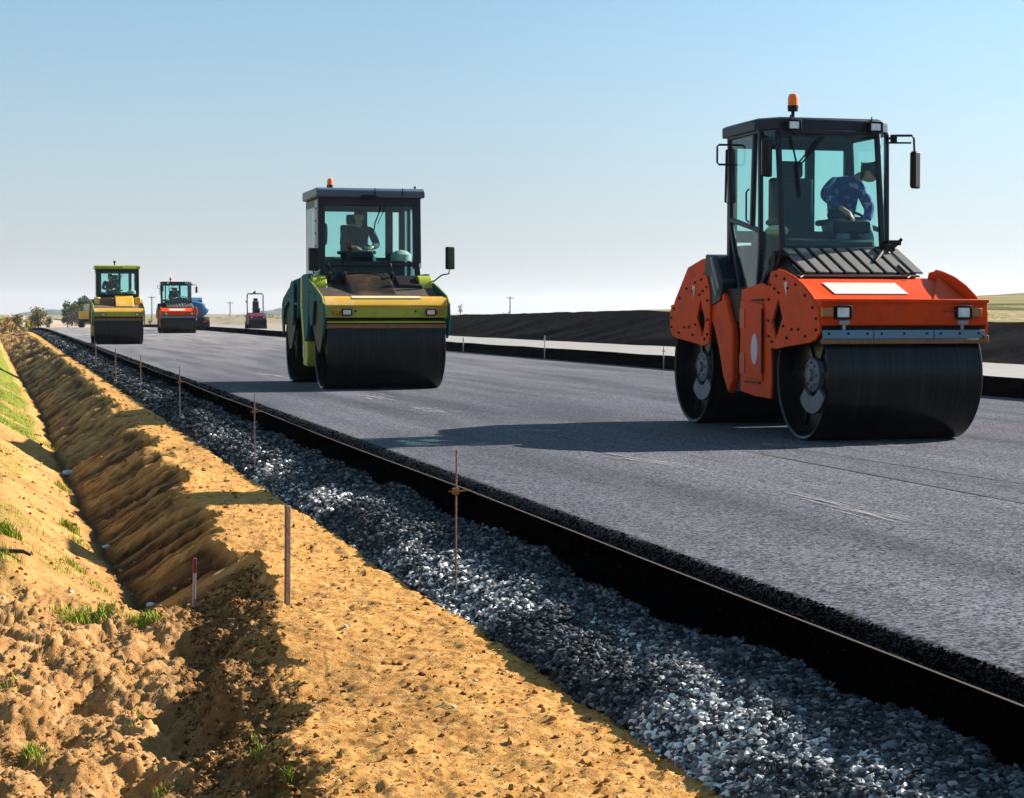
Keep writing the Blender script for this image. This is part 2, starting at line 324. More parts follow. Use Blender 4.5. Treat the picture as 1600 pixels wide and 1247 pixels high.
# named by hand: heap beside the red-topped stake, long heap and the pits left of it
LUMPS += [(1.26, 11.2, .16, .13), (1.10, 10.8, .14, .10), (1.28, 10.5, .12, .06), (1.00, 9.1, .15, .15), (.98, 8.6, .14, .16), (.93, 8.1, .13, .10), (1.02, 9.6, .12, .10),
          (.74, 9.0, .13, -.13), (.76, 8.3, .13, -.13), (.70, 10.1, .12, -.08), (.52, 8.9, .10, .06), (.45, 7.7, .16, -.08), (.36, 9.8, .1, -.08), (.25, 8.6, .12, -.09), (.15, 10.8, .13, -.09), (.55, 11.4, .15, -.08), (.85, 7.4, .15, -.06)]
def ground_h(p, s):
    e = edge_p(s); d = ditch_p(s); D = ditch_d(s)
    berm = -.45 + .022 * fbm(p * 2.2, s * 1.2, 3, 4) + .016 * fbm(p * 5, s * 3, 4, 3) + .008 * fbm(p * 34, s * 24, 6, 3) * sst(25, 12, s) + .014 * fbm(p * 13, s * 9, 12, 5, .7) + .012 * np.abs(fbm(p * 4, s * 2.5, 15, 5, .6)) * 2 - .02 * sst(.45, .75, fbm(p * 7 + .5 * vn(s * 9, p * 9, 14), s * 9, 7, 4)) * sst(0, .5, fbm(p * 1.3, s * .8, 16, 2)) + .05 * np.exp(-((p - e) / .18) ** 2) * fbm(s * 1.1, s * 0, 9, 2)
    t = np.clip((e - p) / np.maximum(e - d, .15), 0, 1.0)
    # the cut face: streaks scraped down it by the bucket, running square to the road
    st = fbm(s * 2.1 + p * .9, p * .35, 21, 4, .62); st2 = fbm(s * 7.5 + p * 3.2, p * .8, 22, 3); st3 = vn(s * 1.05 + p * .3, p * .1, 25)
    mid = np.minimum(1, 6 * t) * (1 - .5 * t)
    face = -.45 - D * (t ** 1.03) + mid * (.14 * st + .085 * st2 + .06 * (st3 - .5) - .10 * np.maximum(0, .22 - np.abs(fbm(s * 3.1 + p * 1.4, p * .45, 28, 3))))
    face = face + .035 * fbm(p * 6, s * 5, 23, 4) * np.minimum(1, 5 * t)
    # left bank up from the ditch
    u = np.maximum(d - p, 0)
    bot = -.45 - D + .02 * fbm(s * 3, p * 3, 27, 3)
    bank = bot + np.where(u < .9, .60 * u, .54 + .12 * (u - .9)) * (1 - .12 * sst(30, 60, s)) + .05 * fbm(p * 1.5, s * .6, 41, 4) * sst(0, .3, u) + .022 * fbm(p * 8, s * 4, 42, 3) * sst(0, .1, u)
    bank = np.where(u > 2.2, bank * .3 + -.35 * .7 - .04, bank) if False else bank
    bank = np.minimum(bank, -.28 + .05 * fbm(p * .4, s * .4, 43, 2))
    # side gully across the left bank about thirty metres off
    gl = 29.8 + .9 * (d - p); gd = np.abs(s - gl)
    bank = bank - .26 * np.exp(-(gd / .75) ** 2) * sst(.02, .25, u) + .10 * np.exp(-((s - gl - 1.5) / .7) ** 2) * sst(.05, .3, u)
    h = np.where(p >= e, berm, np.where(p >= d, face, bank))
    # near end: the ditch is filled with loose soil
    wn_ = 1 - sst(11.9, 13.1, s + .25 * fbm(p * 2, s * 0, 44, 2))
    base = -.675 + .06 * sst(.6, -.8, p) + .04 * fbm(p * 2.5, s * 1.5, 45, 4) + .04 * fbm(p * 9, s * 6, 46, 4) + .036 * fbm(p * 26, s * 17, 49, 4, .65)
    smin, smax = np.min(s), np.max(s)
    for (a, b, r, k) in LUMPS:
        if b + 5 * r < smin or b - 5 * r > smax: continue
        i0, i1 = np.searchsorted(s[:, 0], [b - 5 * r, b + 5 * r]) if np.ndim(s) == 2 else (0, None)
        sl_ = slice(i0, i1); pp_, ss_ = (p[sl_], s[sl_]) if np.ndim(s) == 2 else (p, s)
        q = ((pp_ - a) ** 2 + ((ss_ - b) * .62) ** 2) / (r * r); ad_ = np.where(q < 6, k * (np.exp(-q ** 1.25)), 0)
        if np.ndim(s) == 2: base[sl_] += ad_
        else: base = base + ad_
    t2 = np.clip((e - p) / .36, 0, 1)
    near = (-.45) * (1 - t2) + base * t2 + (.07 * fbm(p * 7, s * 5, 47, 4) + .04 * fbm(p * 26, s * 18, 57, 4, .65)) * np.minimum(1, 4 * t2) * (1 - .5 * t2)
    h = np.where(p < e, h * (1 - wn_) + near * wn_, h)
    # under the gravel
    ge = grav_edge(s); k = sst(ge - .03, ge + .05, p)
    h = h * (1 - k) + (grav_h(p, s) - .07) * k
    fl = sst(260, 420, s); h = h * (1 - fl) + (-.4) * fl
    far = sst(-12, -60, p) * (.5 * fbm(p * .02, s * .02, 48, 3))
    return h + far + prof(s)
cols = np.concatenate([[-900, -600, -400, -250, -160, -100, -70, -50, -35, -25, -18, -13], np.arange(-9, -2.5, .4), np.arange(-2.5, -.5, .06), np.arange(-.5, 2.6, .0125), [2.8, 3.08, 3.3]])
S, Pp = np.meshgrid(ROWS, cols, indexing='ij')
Z = ground_h(Pp, S)
Sx = S + 0 * S
e_ = edge_p(S); d_ = ditch_p(S)
near_ = 1 - sst(11.5, 13.5, S + .5 * fbm(Pp * 2, S, 50, 2))
stk = fbm(S * 2.1 + Pp * .9, Pp * .35, 21, 4, .62); stk2 = fbm(S * 7.5 + Pp * 3.2, Pp * .8, 22, 3); stk3 = fbm(S * 4 + Pp * 1.6, Pp * .9, 26, 4, .7)
tone = np.clip(.66 - 1.1 * stk - 1.1 * stk2 - 1.3 * stk3 * np.abs(stk3) * 2, 0, 1)  # cut face and its grooves: their shade is put into the soil colour
moist_shade = np.where((Pp < e_) & (Pp > d_), tone, 0) * sst(0, .12, e_ - Pp) * (1 - near_ * .3) + .35 * near_ * sst(.35, .75, fbm(Pp * 3, S * 2, 51, 3)) * (Pp < e_)
moist_shade = np.maximum(moist_shade, .85 * near_ * sst(.06, .2, e_ - Pp) * sst(.62, .40, e_ - Pp) * (.6 + .5 * fbm(Pp * 9, S * 6, 58, 4)))  # painted shade on the near slope below the berm edge
moist_shade = np.maximum(moist_shade, np.exp(-((Pp - d_) / .10) ** 2) * (1 - near_) * .9)  # ditch bottom: shade painted into the soil colour
moist_shade = np.maximum(moist_shade, .30 * sst(.15, .6, fbm(Pp * 1.5, S * 1.2, 52, 3)))
moist_shade = np.maximum(moist_shade, .85 * np.exp(-((S - 29.4 - .9 * (d_ - Pp)) / .7) ** 2) * (Pp < d_))  # the side gully's shadow, painted as dark soil
pale = .75 * near_ * sst(.05, .3, e_ - Pp) + .45 * sst(0, .3, d_ - Pp) * (1 - near_)
gr = sst(.08, .5, fbm(Pp * 1.2, S * .35, 53, 4) + .75 * sst(28, 36, S) - .05) * sst(.12, .45, d_ - Pp) * (1 - near_) * (.5 + .5 * sst(27, 33, S))
gr = np.maximum(gr, .75 * sst(3, 10, -Pp))
gr = np.maximum(gr, .22 * sst(.2, .6, fbm(Pp * 3, S * 1.4, 54, 3)) * (Pp < e_) * (Pp > d_) * sst(14, 20, S))
ground = gridmesh('ground', Pp, Sx, Z, SOIL, True, {'moist_shade': np.clip(moist_shade, 0, 1), 'pale': np.clip(pale, 0, 1), 'green': np.clip(gr, 0, 1)})
tag(ground, kind='structure')

# gravel bed and its loose stones
def rock_mat(name, stops, rough=.75, spec=.08):
    m = bpy.data.materials.new(name); m.use_nodes = True; n = m.node_tree.nodes; l = m.node_tree.links; b = n['Principled BSDF']
    a = n.new('ShaderNodeAttribute'); a.attribute_name = 'shade'
    r = n.new('ShaderNodeValToRGB'); e = r.color_ramp.elements
    e[0].position, e[0].color = stops[0][0], stops[0][1] + (1,); e[1].position, e[1].color = stops[-1][0], stops[-1][1] + (1,)
    for p_, c_ in stops[1:-1]: k = e.new(p_); k.color = c_ + (1,)
    l.new(a.outputs['Fac'], r.inputs[0]); l.new(r.outputs[0], b.inputs['Base Color']); b.inputs['Roughness'].default_value = rough
    b.inputs['Specular IOR Level'].default_value = spec
    return m
GRAV = rock_mat('crushed_stone', [(0, (.011, .013, .016)), (.45, (.062, .067, .074)), (.8, (.19, .20, .212)), (1, (.72, .70, .66))])
GBED = mat('gravel_bed', (.018, .025, .038), .9, var=.8, scale=60, bump=1, bscale=45, spec=.2)
pc = np.arange(2.18, 3.16, .03); RW = ROWS[ROWS < 330]
S, Pp = np.meshgrid(RW, pc, indexing='ij')
ge = grav_edge(S); Z = grav_h(Pp, S) - .08 * sst(ge + .03, ge - .08, Pp) + prof(S)
bed = gridmesh('gravel_bed', Pp, S, Z, GBED); tag(bed, kind='structure')

def scatter_rocks(name, m, pts, size, shade, squash=.7, seed=0):
    r_ = np.random.RandomState(seed); bm = bmesh.new(); bmesh.ops.create_icosphere(bm, subdivisions=1, radius=1)
    bv = np.array([v.co[:] for v in bm.verts]); bf = np.array([[v.index for v in f.verts] for f in bm.faces]); bm.free()
    N = len(pts); nvv = len(bv)
    V = bv[None] * (1 + .38 * (r_.rand(N, nvv, 1) - .5) * 2)
    V = V * (size[:, None, None] * (.65 + .7 * r_.rand(N, 1, 3)))
    V[:, :, 2] *= squash
    ang = r_.rand(N) * 2 * pi; tl = (r_.rand(N) - .5) * 1.6
    c, s_ = np.cos(tl), np.sin(tl); y = V[:, :, 1] * c[:, None] - V[:, :, 2] * s_[:, None]; z = V[:, :, 1] * s_[:, None] + V[:, :, 2] * c[:, None]
    c, s_ = np.cos(ang), np.sin(ang); x = V[:, :, 0] * c[:, None] - y * s_[:, None]; y2 = V[:, :, 0] * s_[:, None] + y * c[:, None]
    V = np.stack([x, y2, z], -1) + pts[:, None, :]
    Fq = (bf[None] + (np.arange(N) * nvv)[:, None, None]).reshape(-1, 3)
    return npmesh(name, V.reshape(-1, 3), Fq, m, False, {'shade': np.repeat(shade, nvv)})
def s_dist(r_, n, s0, s1, pw=2.0):   # more stones nearby
    u = r_.rand(n); a = 1 - pw; return (s0 ** a + u * (s1 ** a - s0 ** a)) ** (1 / a)
r_ = np.random.RandomState(3); N = 76000
s = s_dist(r_, N, 4.6, 150, 1.85); p = 2.30 + r_.rand(N) * .78; ge = grav_edge(s); ok = p > ge - .03 - .12 * r_.rand(N) ** 4; s, p = s[ok], p[ok]
sz = (.0048 + .015 * r_.rand(len(s)) ** 2.8) * (1 + sst(10, 40, s) * 1.5 + sst(40, 120, s) * 2)
st = scatter_rocks('gravel', GRAV, np.stack([p, s, np.maximum(grav_h(p, s), ground_h(p, s) - prof(s)) + prof(s) + sz * .35], -1), sz,
                   np.clip(.80 * r_.rand(len(s)) ** 1.5 + .85 * r_.rand(len(s)) * sst(-.35, .3, fbm(p * 2.5, s * .9, 71, 3)) * sst(2.85, 2.55, p) * (.25 + .75 * sst(34, 14, s)) - .12 * sst(15, 40, s), 0, 1), seed=4)  # whiter stones on the sunny strip: sunlight put into their tone
tag(st, kind='stuff')
# soil clods and small stones lying on the sand
CLOD = rock_mat('soil_clod', [(0, (.16, .07, .02)), (.7, (.38, .19, .055)), (.96, (.42, .26, .11)), (1, (.5, .46, .4))], .95)
N = 26000; s = s_dist(r_, N, 5.2, 40, 2.1); p = -.6 + r_.rand(N) * 3.0
e_ = edge_p(s); dens = np.where(p > e_, .45, np.where(s < 12.8, 1.0, .45)); dens = np.maximum(dens, np.exp(-((p - e_) / .07) ** 2))
ok = (r_.rand(N) < dens) & (p < grav_edge(s)); s, p = s[ok], p[ok]
sz = (.003 + .013 * r_.rand(len(s)) ** 7) * (1 + sst(10, 30, s))
cl = scatter_rocks('soil_clods', CLOD, np.stack([p, s, ground_h(p, s) + sz * .25], -1), sz, r_.rand(len(s)) ** 1.3, .8, 6)
tag(cl, kind='stuff')

DCLOD = rock_mat('damp_clod', [(0, (.06, .03, .010)), (.7, (.17, .088, .030)), (1, (.34, .19, .075))], .95)  # darker clods: the slope's shade is put into their colour
N = 11000; s = 6.2 + 6.6 * r_.rand(N); e_ = edge_p(s); p = e_ - .02 - .48 * r_.rand(N) ** .8
sz = .0035 + .014 * r_.rand(N) ** 5
dc = scatter_rocks('shade_toned_clods', DCLOD, np.stack([p, s, ground_h(p, s) + sz * .1], -1), sz, r_.rand(N) ** 1.3, .75, 16); tag(dc, kind='stuff')

# the fresh asphalt
def asphalt_mat(name, c0, c1, rough, edge=True):
    m = bpy.data.materials.new(name); m.use_nodes = True; n = m.node_tree.nodes; l = m.node_tree.links; b = n['Principled BSDF']
    g = n.new('ShaderNodeNewGeometry')
    z1 = n.new('ShaderNodeTexNoise'); z1.inputs['Scale'].default_value = 85; z1.inputs['Detail'].default_value = 3; l.new(g.outputs['Position'], z1.inputs[0])
    z2 = n.new('ShaderNodeTexVoronoi'); z2.inputs['Scale'].default_value = 62; l.new(g.outputs['Position'], z2.inputs[0])
    sp = n.new('ShaderNodeSeparateColor'); l.new(z2.outputs['Color'], sp.inputs[0])
    ad = n.new('ShaderNodeMath'); ad.operation = 'MULTIPLY_ADD'; ad.inputs[1].default_value = .5; l.new(sp.outputs[0], ad.inputs[0]); l.new(z1.outputs['Fac'], ad.inputs[2])
    r = n.new('ShaderNodeMapRange'); r.inputs[1].default_value = .45; r.inputs[2].default_value = 1.05; l.new(ad.outputs[0], r.inputs[0])
    x = n.new('ShaderNodeMix'); x.data_type = 'RGBA'; x.inputs[6].default_value = c0 + (1,); x.inputs[7].default_value = c1 + (1,); l.new(r.outputs[0], x.inputs[0])
    mp = n.new('ShaderNodeMapping'); mp.inputs['Scale'].default_value = (1.1, .07, 1); l.new(g.outputs['Position'], mp.inputs[0])
    z3 = n.new('ShaderNodeTexNoise'); z3.inputs['Scale'].default_value = 1.6; z3.inputs['Detail'].default_value = 6; l.new(mp.outputs[0], z3.inputs[0])
    r3 = n.new('ShaderNodeMapRange'); r3.inputs[1].default_value = .3; r3.inputs[2].default_value = .7; r3.inputs[3].default_value = .66; r3.inputs[4].default_value = 1.32; l.new(z3.outputs[0], r3.inputs[0])
    m2 = n.new('ShaderNodeMix'); m2.data_type = 'RGBA'; m2.blend_type = 'MULTIPLY'; m2.inputs[0].default_value = 1; l.new(x.outputs[2], m2.inputs[6]); l.new(r3.outputs[0], m2.inputs[7])
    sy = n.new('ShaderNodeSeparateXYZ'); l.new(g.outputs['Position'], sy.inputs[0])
    dr = n.new('ShaderNodeMapRange'); dr.inputs[1].default_value = 26; dr.inputs[2].default_value = 115; dr.inputs[4].default_value = .95; l.new(sy.outputs[1], dr.inputs[0])  # road pales with distance: low-angle glare painted into the asphalt colour
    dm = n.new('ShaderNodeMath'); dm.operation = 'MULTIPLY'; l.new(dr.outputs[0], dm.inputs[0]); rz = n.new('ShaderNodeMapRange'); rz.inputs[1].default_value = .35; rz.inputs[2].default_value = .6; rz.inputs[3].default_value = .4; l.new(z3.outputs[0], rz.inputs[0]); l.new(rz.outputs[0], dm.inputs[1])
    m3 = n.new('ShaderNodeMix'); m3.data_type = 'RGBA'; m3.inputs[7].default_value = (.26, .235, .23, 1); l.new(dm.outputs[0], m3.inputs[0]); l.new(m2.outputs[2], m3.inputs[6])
    l.new(m3.outputs[2], b.inputs['Base Color'])
    if edge:
        zx = n.new('ShaderNodeTexNoise'); zx.inputs['Scale'].default_value = 22; zx.inputs['Detail'].default_value = 8; zx.inputs['Roughness'].default_value = .75; l.new(g.outputs['Position'], zx.inputs[0])
        a1 = n.new('ShaderNodeMath'); a1.operation = 'MULTIPLY_ADD'; a1.inputs[1].default_value = .34; l.new(zx.outputs[0], a1.inputs[0]); l.new(sy.outputs[0], a1.inputs[2])
        em = n.new('ShaderNodeMapRange'); em.inputs[1].default_value = 3.325; em.inputs[2].default_value = 3.35; em.inputs[3].default_value = 1; em.inputs[4].default_value = 0; l.new(a1.outputs[0], em.inputs[0])
        m4 = n.new('ShaderNodeMix'); m4.data_type = 'RGBA'; m4.inputs[7].default_value = (.004, .004, .0045, 1); l.new(em.outputs[0], m4.inputs[0]); l.new(m3.outputs[2], m4.inputs[6]); l.new(m4.outputs[2], b.inputs['Base Color'])
        es = n.new('ShaderNodeMapRange'); es.inputs[3].default_value = .04; es.inputs[4].default_value = .16; l.new(em.outputs[0], es.inputs[0]); l.new(es.outputs[0], b.inputs['Specular IOR Level'])
    rr = n.new('ShaderNodeMapRange'); rr.inputs[1].default_value = .3; rr.inputs[2].default_value = .7; rr.inputs[3].default_value = rough - .06; rr.inputs[4].default_value = rough + .08; l.new(z3.outputs[0], rr.inputs[0])
    l.new(rr.outputs[0], b.inputs['Roughness']); 
    if not edge: b.inputs['Specular IOR Level'].default_value = .6
    bp = n.new('ShaderNodeBump'); bp.inputs['Strength'].default_value = .5; bp.inputs['Distance'].default_value = .006; l.new(ad.outputs[0], bp.inputs['Height']); l.new(bp.outputs[0], b.inputs['Normal'])
    return m
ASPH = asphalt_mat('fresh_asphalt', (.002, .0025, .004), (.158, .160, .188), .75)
BLKA = mat('loose_black_asphalt', (.0012, .0012, .0014), .95, var=.6, scale=60, bump=.8, bscale=50, spec=0)
FACE_P = 3.02
def road_h(p, s):
    lip = 3.16 + .022 * fbm(s * 2.2, s * 0, 81, 4) + .014 * fbm(s * 14, s * 0, 82, 3)
    t = np.clip((lip - p) / .10, 0, 1); return -.055 * t ** 1.2 + .004 * fbm(p * 40, s * 30, 83, 2) * (t > 0), lip
rc = np.array([3.06, 3.08, 3.10, 3.12, 3.14, 3.16, 3.18, 3.2, 3.24, 3.4, 4, 6, 8, 10, 12, 13.3, 13.52])
S, Pp = np.meshgrid(RW, rc, indexing='ij'); Z, lip = road_h(Pp, S)
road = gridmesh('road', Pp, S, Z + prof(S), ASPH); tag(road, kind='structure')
# crumbling black side of the asphalt layers
tt = np.linspace(0, 1, 12); S, T = np.meshgrid(RW, tt, indexing='ij'); z0, _ = road_h(3.06 + 0 * S, S)
bx = 3.10 - .10 * T - .04 * T * sst(.1, .6, fbm(S * 2.2, T, 93, 3)) + .022 * fbm(S * 6, T * 2.5, 91, 4) + .014 * fbm(S * 25, T * 7, 92, 3)
bx[:, 0] = 3.085; hz = z0 * (1 - T) - .27 * T + .008 * (1 - T)
side = gridmesh('road_side', bx, S, hz + prof(S), BLKA); tag(side, kind='structure')
N = 24000; s = s_dist(r_, N, 4.6, 60, 1.9); a = r_.rand(N)
top = a < .5; p = np.where(top, 3.07 + .085 * r_.rand(N) ** 1.3, 3.03 + .06 * r_.rand(N)); hh = np.where(top, road_h(p, s)[0], -.03 - .2 * r_.rand(N))
sz = (.0022 + .0042 * r_.rand(N) ** 2) * (1 + sst(10, 40, s) * 1.5)
BCR = rock_mat('black_crumbs', [(0, (.001, .001, .0012)), (1, (.004, .004, .0045))], .98, 0)
cr = scatter_rocks('asphalt_crumbs', BCR, np.stack([p, s, hh + prof(s) + .1 * sz], -1), sz, r_.rand(N), .9, 9); tag(cr, kind='stuff')

# rolling seams, wheel marks and pale scuffs on the asphalt: thin worn patches of the surface itself
def surf(p, s): return Vector((p, s, float(prof(s)) + .004))
SCUFF = mat('pale_scuffed_asphalt', (.30, .28, .28), .6, var=.4, scale=40)
SEAM = mat('dark_asphalt_seam', (.012, .012, .014), .8, var=.4)
def streak(name, a, b, w0, m, n=40, jit=.35, lift=.004):
    A = P(*a); B = P(*b); V = []; Fc = []; q = random.Random(int(a[0] * 7 + a[1]))
    for i in range(n + 1):
        t = i / n; c = A.lerp(B, t); ww = w0 * (math.sin(pi * min(max(t, .02), .98)) ** .5) * (1 + jit * (q.random() - .5) * 2) if jit else w0
        d = (B - A).normalized(); nn = Vector((-d.y, d.x, 0))
        for k in (-1, 1): v = c + nn * ww * k * .5; V.append((v.x, v.y, float(prof(v.y)) + lift))
        if i: Fc.append((2 * i - 2, 2 * i - 1, 2 * i + 1, 2 * i))
    o = npmesh(name, V, Fc, m); tag(o, kind='structure'); return o
def scuff(i, a, b, width):      # several hair streaks side by side
    q = random.Random(i); A = P(*a); B = P(*b); V = []; Fc = []
    for k in range(26):
        t0 = q.random() * .75; t1 = t0 + q.uniform(.1, .35); off = q.gauss(0, .34) * width; wv = q.uniform(.003, .011) * max(1, A.y / 13)
        c0 = A.lerp(B, t0); c1 = A.lerp(B, min(t1, 1.1)); d = (B - A).normalized(); nn = Vector((-d.y, d.x, 0)); b0 = len(V)
        for c, ww in ((c0, .002), (c0.lerp(c1, .5), wv), (c1, .002)):
            for sg in (-1, 1): v = c + nn * (off + sg * ww * .5); V.append((v.x, v.y, float(prof(v.y)) + .0042 + k * .00012))
        Fc += [(b0, b0 + 1, b0 + 3, b0 + 2), (b0 + 2, b0 + 3, b0 + 5, b0 + 4)]
    o = npmesh('scuff_mark', V, Fc, SCUFF); tag(o, kind='structure')
for i, (a, b, wd) in enumerate([((1215, 765), (1440, 822), .22), ((930, 706), (1075, 732), .25), ((560, 614), (612, 626), .3), ((640, 636), (715, 646), .3), ((780, 672), (880, 674), .3), ((395, 583), (450, 590), .3), ((1190, 693), (1235, 700), .2), ((1355, 693), (1430, 700), .2)]): scuff(i, a, b, wd)
streak('paving_seam', (1150, 702), (1700, 806), .032, SEAM, 60, .3)
streak('paving_seam', (1230, 700), (1700, 772), .022, mat('faint_seam', (.028, .029, .034), .8), 60, .4)
streak('paving_seam', (1180, 640), (1500, 665), .03, mat('faint_seam', (.028, .029, .034), .8), 40, .4)

# far carriageway, its black edge, the dark embankment and fields
PALE = mat('pale_dusty_base', (.22, .205, .19), .9, var=.25, scale=1.5, bump=.3)
V = []; Fc = []
RC = np.array([-30, 0] + list(np.arange(10, 60, 1.0)) + list(np.arange(60, 330, 4)))
S, T = np.meshgrid(RC, np.array([0, .25, .5, .75, 1.0]), indexing='ij')
bx = 13.42 + .10 * T + .05 * fbm(S * .9, T * 3, 95, 3); hz = -.03 + .31 * T + .015 * fbm(S * .7, T, 96, 2)
tag(gridmesh('far_road_side', bx, S, hz + prof(S), BLKA, False), kind='structure')
S, Pp = np.meshgrid(RC, np.array([13.50, 14, 15, 16.2, 17.6]), indexing='ij')
tag(gridmesh('far_carriageway', Pp, S, .285 + .015 * fbm(Pp, S * .5, 97, 2) + prof(S), PALE), kind='structure')
def crest_h(s): return np.interp(s, [-30, 20, 38, 58, 82, 100, 115, 130, 160, 260], [.8, .9, 1.02, 1.27, 1.12, .95, .8, .75, .9, 1.0])
DSOIL = mat('dark_topsoil', (.021, .018, .0185), .95, var=.7, scale=1.8, bump=1, bscale=6, spec=0)
S, T = np.meshgrid(np.concatenate([np.arange(-30, 20, 5), np.arange(20, 122, .35)]), np.linspace(0, 1, 16), indexing='ij')
pp = 17.0 + 2.2 * T; hz = .25 + (crest_h(S) - .25) * T + (.08 * fbm(S * .35 + T * 2.2, T * .6, 101, 4) + .09 * fbm(S * .9 + T * 4, T * .8, 102, 4)) * np.minimum(1, 6 * T) * (1.25 - .95 * T)
tag(gridmesh('embankment', pp, S, hz + prof(S), DSOIL), kind='structure')
# sandy bank further on
S, T = np.meshgrid(np.arange(120, 330, 1.5), np.linspace(0, 1, 8), indexing='ij')
pp = 16.9 + 2.3 * T; hz = .22 + (crest_h(S) - .22) * T + .1 * fbm(S * .3, T * 2, 103, 3)
SANDB = mat('sandy_bank', (.38, .28, .18), .95, var=.3, scale=.6, bump=.5, bscale=3)
tag(gridmesh('sandy_bank', pp, S, hz + prof(S), SANDB), kind='structure')
def field_mat():
    m = bpy.data.materials.new('field'); m.use_nodes = True; n = m.node_tree.nodes; l = m.node_tree.links; b = n['Principled BSDF']
    g = n.new('ShaderNodeNewGeometry'); mp = n.new('ShaderNodeMapping'); mp.inputs['Scale'].default_value = (.085, .008, 1); mp.inputs['Rotation'].default_value = (0, 0, .05); l.new(g.outputs['Position'], mp.inputs[0])
    z = n.new('ShaderNodeTexNoise'); z.inputs['Scale'].default_value = 1; z.inputs['Detail'].default_value = 9; z.inputs['Roughness'].default_value = .6; l.new(mp.outputs[0], z.inputs[0])
    r = n.new('ShaderNodeValToRGB'); e = r.color_ramp.elements; e[0].position = .3; e[0].color = (.035, .05, .012, 1); e[1].position = .75; e[1].color = (.34, .25, .16, 1)
    for p_, c_ in ((.41, (.08, .085, .025)), (.47, (.28, .21, .11)), (.53, (.19, .18, .04)), (.58, (.32, .25, .15)), (.66, (.13, .12, .035))): k = e.new(p_); k.color = c_ + (1,)
    l.new(z.outputs[0], r.inputs[0]); l.new(r.outputs[0], b.inputs['Base Color']); b.inputs['Roughness'].default_value = 1; b.inputs['Specular IOR Level'].default_value = .05
    z2 = n.new('ShaderNodeTexNoise'); z2.inputs['Scale'].default_value = 4; z2.inputs['Detail'].default_value = 8; l.new(g.outputs['Position'], z2.inputs[0])
    bp = n.new('ShaderNodeBump'); bp.inputs['Distance'].default_value = .25; l.new(z2.outputs[0], bp.inputs['Height']); l.new(bp.outputs[0], b.inputs['Normal'])
    return m
fr = np.concatenate([np.arange(-60, 20, 10), np.arange(20, 140, 1.5), np.arange(140, 420, 7), [500, 700, 1000, 2000, 4000, 7000]])
fc = np.concatenate([np.arange(19.2, 40, 1.2), np.arange(40, 260, 6), [300, 400, 600, 1000, 2500, 5000]])
S, Pp = np.meshgrid(fr, fc, indexing='ij')
hf = crest_h(S) - .02 + sst(19.2, 26, Pp) * .12 + .12 * fbm(Pp * .25, S * .1, 105, 4) * sst(19.2, 22, Pp)
hill = 5.4 * np.exp(-(((np.minimum(Pp, 175) - 175) / 62) ** 2)) * np.exp(-((np.clip(S, 190, 2000) - 190) / 240) ** 2)
fl = sst(260, 450, S)
hf = hf * (1 - fl) + .2 * fl + hill * sst(19, 45, Pp) + .25 * fbm(Pp * .03, S * .02, 107, 3) * sst(30, 60, Pp)
tag(gridmesh('field', Pp, S, hf + prof(S), field_mat()), kind='structure')
# land beyond the end of the road, and hills on the horizon
S, Pp = np.meshgrid(np.array([255, 300, 360, 500, 800, 1400, 3000, 7000]), np.array([2.9, 8, 14, 19.5, 24]), indexing='ij')
tag(gridmesh('far_ground', Pp, S, -.25 + prof(S) - .4 * (S < 260) + 0 * Pp + .15 * (S > 300), SANDB), kind='structure')
HILLM = mat('wooded_hill', (.045, .075, .07), 1, var=.3, scale=.01)
def hill(px, w_px, h_px, z, name='hill'):
    c = P(px, 490, 0, z); wv = w_px * z / F; hv = h_px * z / F
    x = np.linspace(-1, 1, 41); y = np.linspace(-1, 1, 17); X, Y = np.meshgrid(x, y, indexing='ij')
    q = np.clip(1 - X ** 2, 0, 1) ** .9 * np.clip(1 - Y ** 2, 0, 1); Zz = hv * q * (1 + .35 * fbm(X * 3 + px, Y * 2, 111, 3)) - 2.5
    o = gridmesh(name, c.x + X * wv, c.y + Y * wv * .6, Zz, HILLM); tag(o, kind='structure')
hill(85, 70, 10, 2400); hill(440, 60, 12, 2400); hill(150, 90, 6, 2700); hill(300, 130, 3, 3000)
# ------------------------------------------------------------------ road rollers
def arc(cy, cz, ry, rz, a0, a1, n):
    return [(cy + ry * cos(R_(a0 + (a1 - a0) * i / n)), cz + rz * sin(R_(a0 + (a1 - a0) * i / n))) for i in range(n + 1)]
def make_drum(root, y, rad, hw, hubs=True):
    mb = MB(); e = .16
    mb.lathe([(-hw + e, .02), (-hw + e, rad - .05), (-hw + .012, rad - .035), (-hw, rad - .012), (-hw + .012, rad), (hw - .012, rad), (hw, rad - .012), (hw - .012, rad - .035), (hw - e, rad - .05), (hw - e, .02)], 'x', (0, 0, 0), 72)
    for sg in (-1, 1):
        for k in range(6):
            a = k * pi / 3; mb.bar((sg * (hw - e + .01), .13 * cos(a), .13 * sin(a)), (sg * (hw - e + .01), (rad - .06) * cos(a), (rad - .06) * sin(a)), .02, .05)
    d = mb.build('drum', DRUM, root, smooth=True, loc=(0, y, rad))
    for sg in (-1, 1):
        h = MB(); x = sg * (hw - e)
        h.lathe([(0, .165), (sg * .05, .16), (sg * .06, .145), (sg * .06, .06), (sg * .09, .05), (sg * .09, .001)], 'x', (x, 0, 0), 28)
        for k in range(8): a = k * pi / 4; h.lathe([(0, .014), (sg * .075, .014), (sg * .078, .001)], 'x', (x, .115 * cos(a), .115 * sin(a)), 6)
        h.build('drum_hub', HUBM, d, smooth=True)
        if hubs:      # curved bearing bracket low on the inside of the drum
            b = MB(); pts = arc(0, 0, .36, .36, 215, 320, 10) + arc(0, 0, .20, .20, 320, 215, 8)
            b.plate_x(pts, x + sg * .02, x + sg * .06); b.build('bearing_bracket', HUBM, d, bevel=.004)
    return d
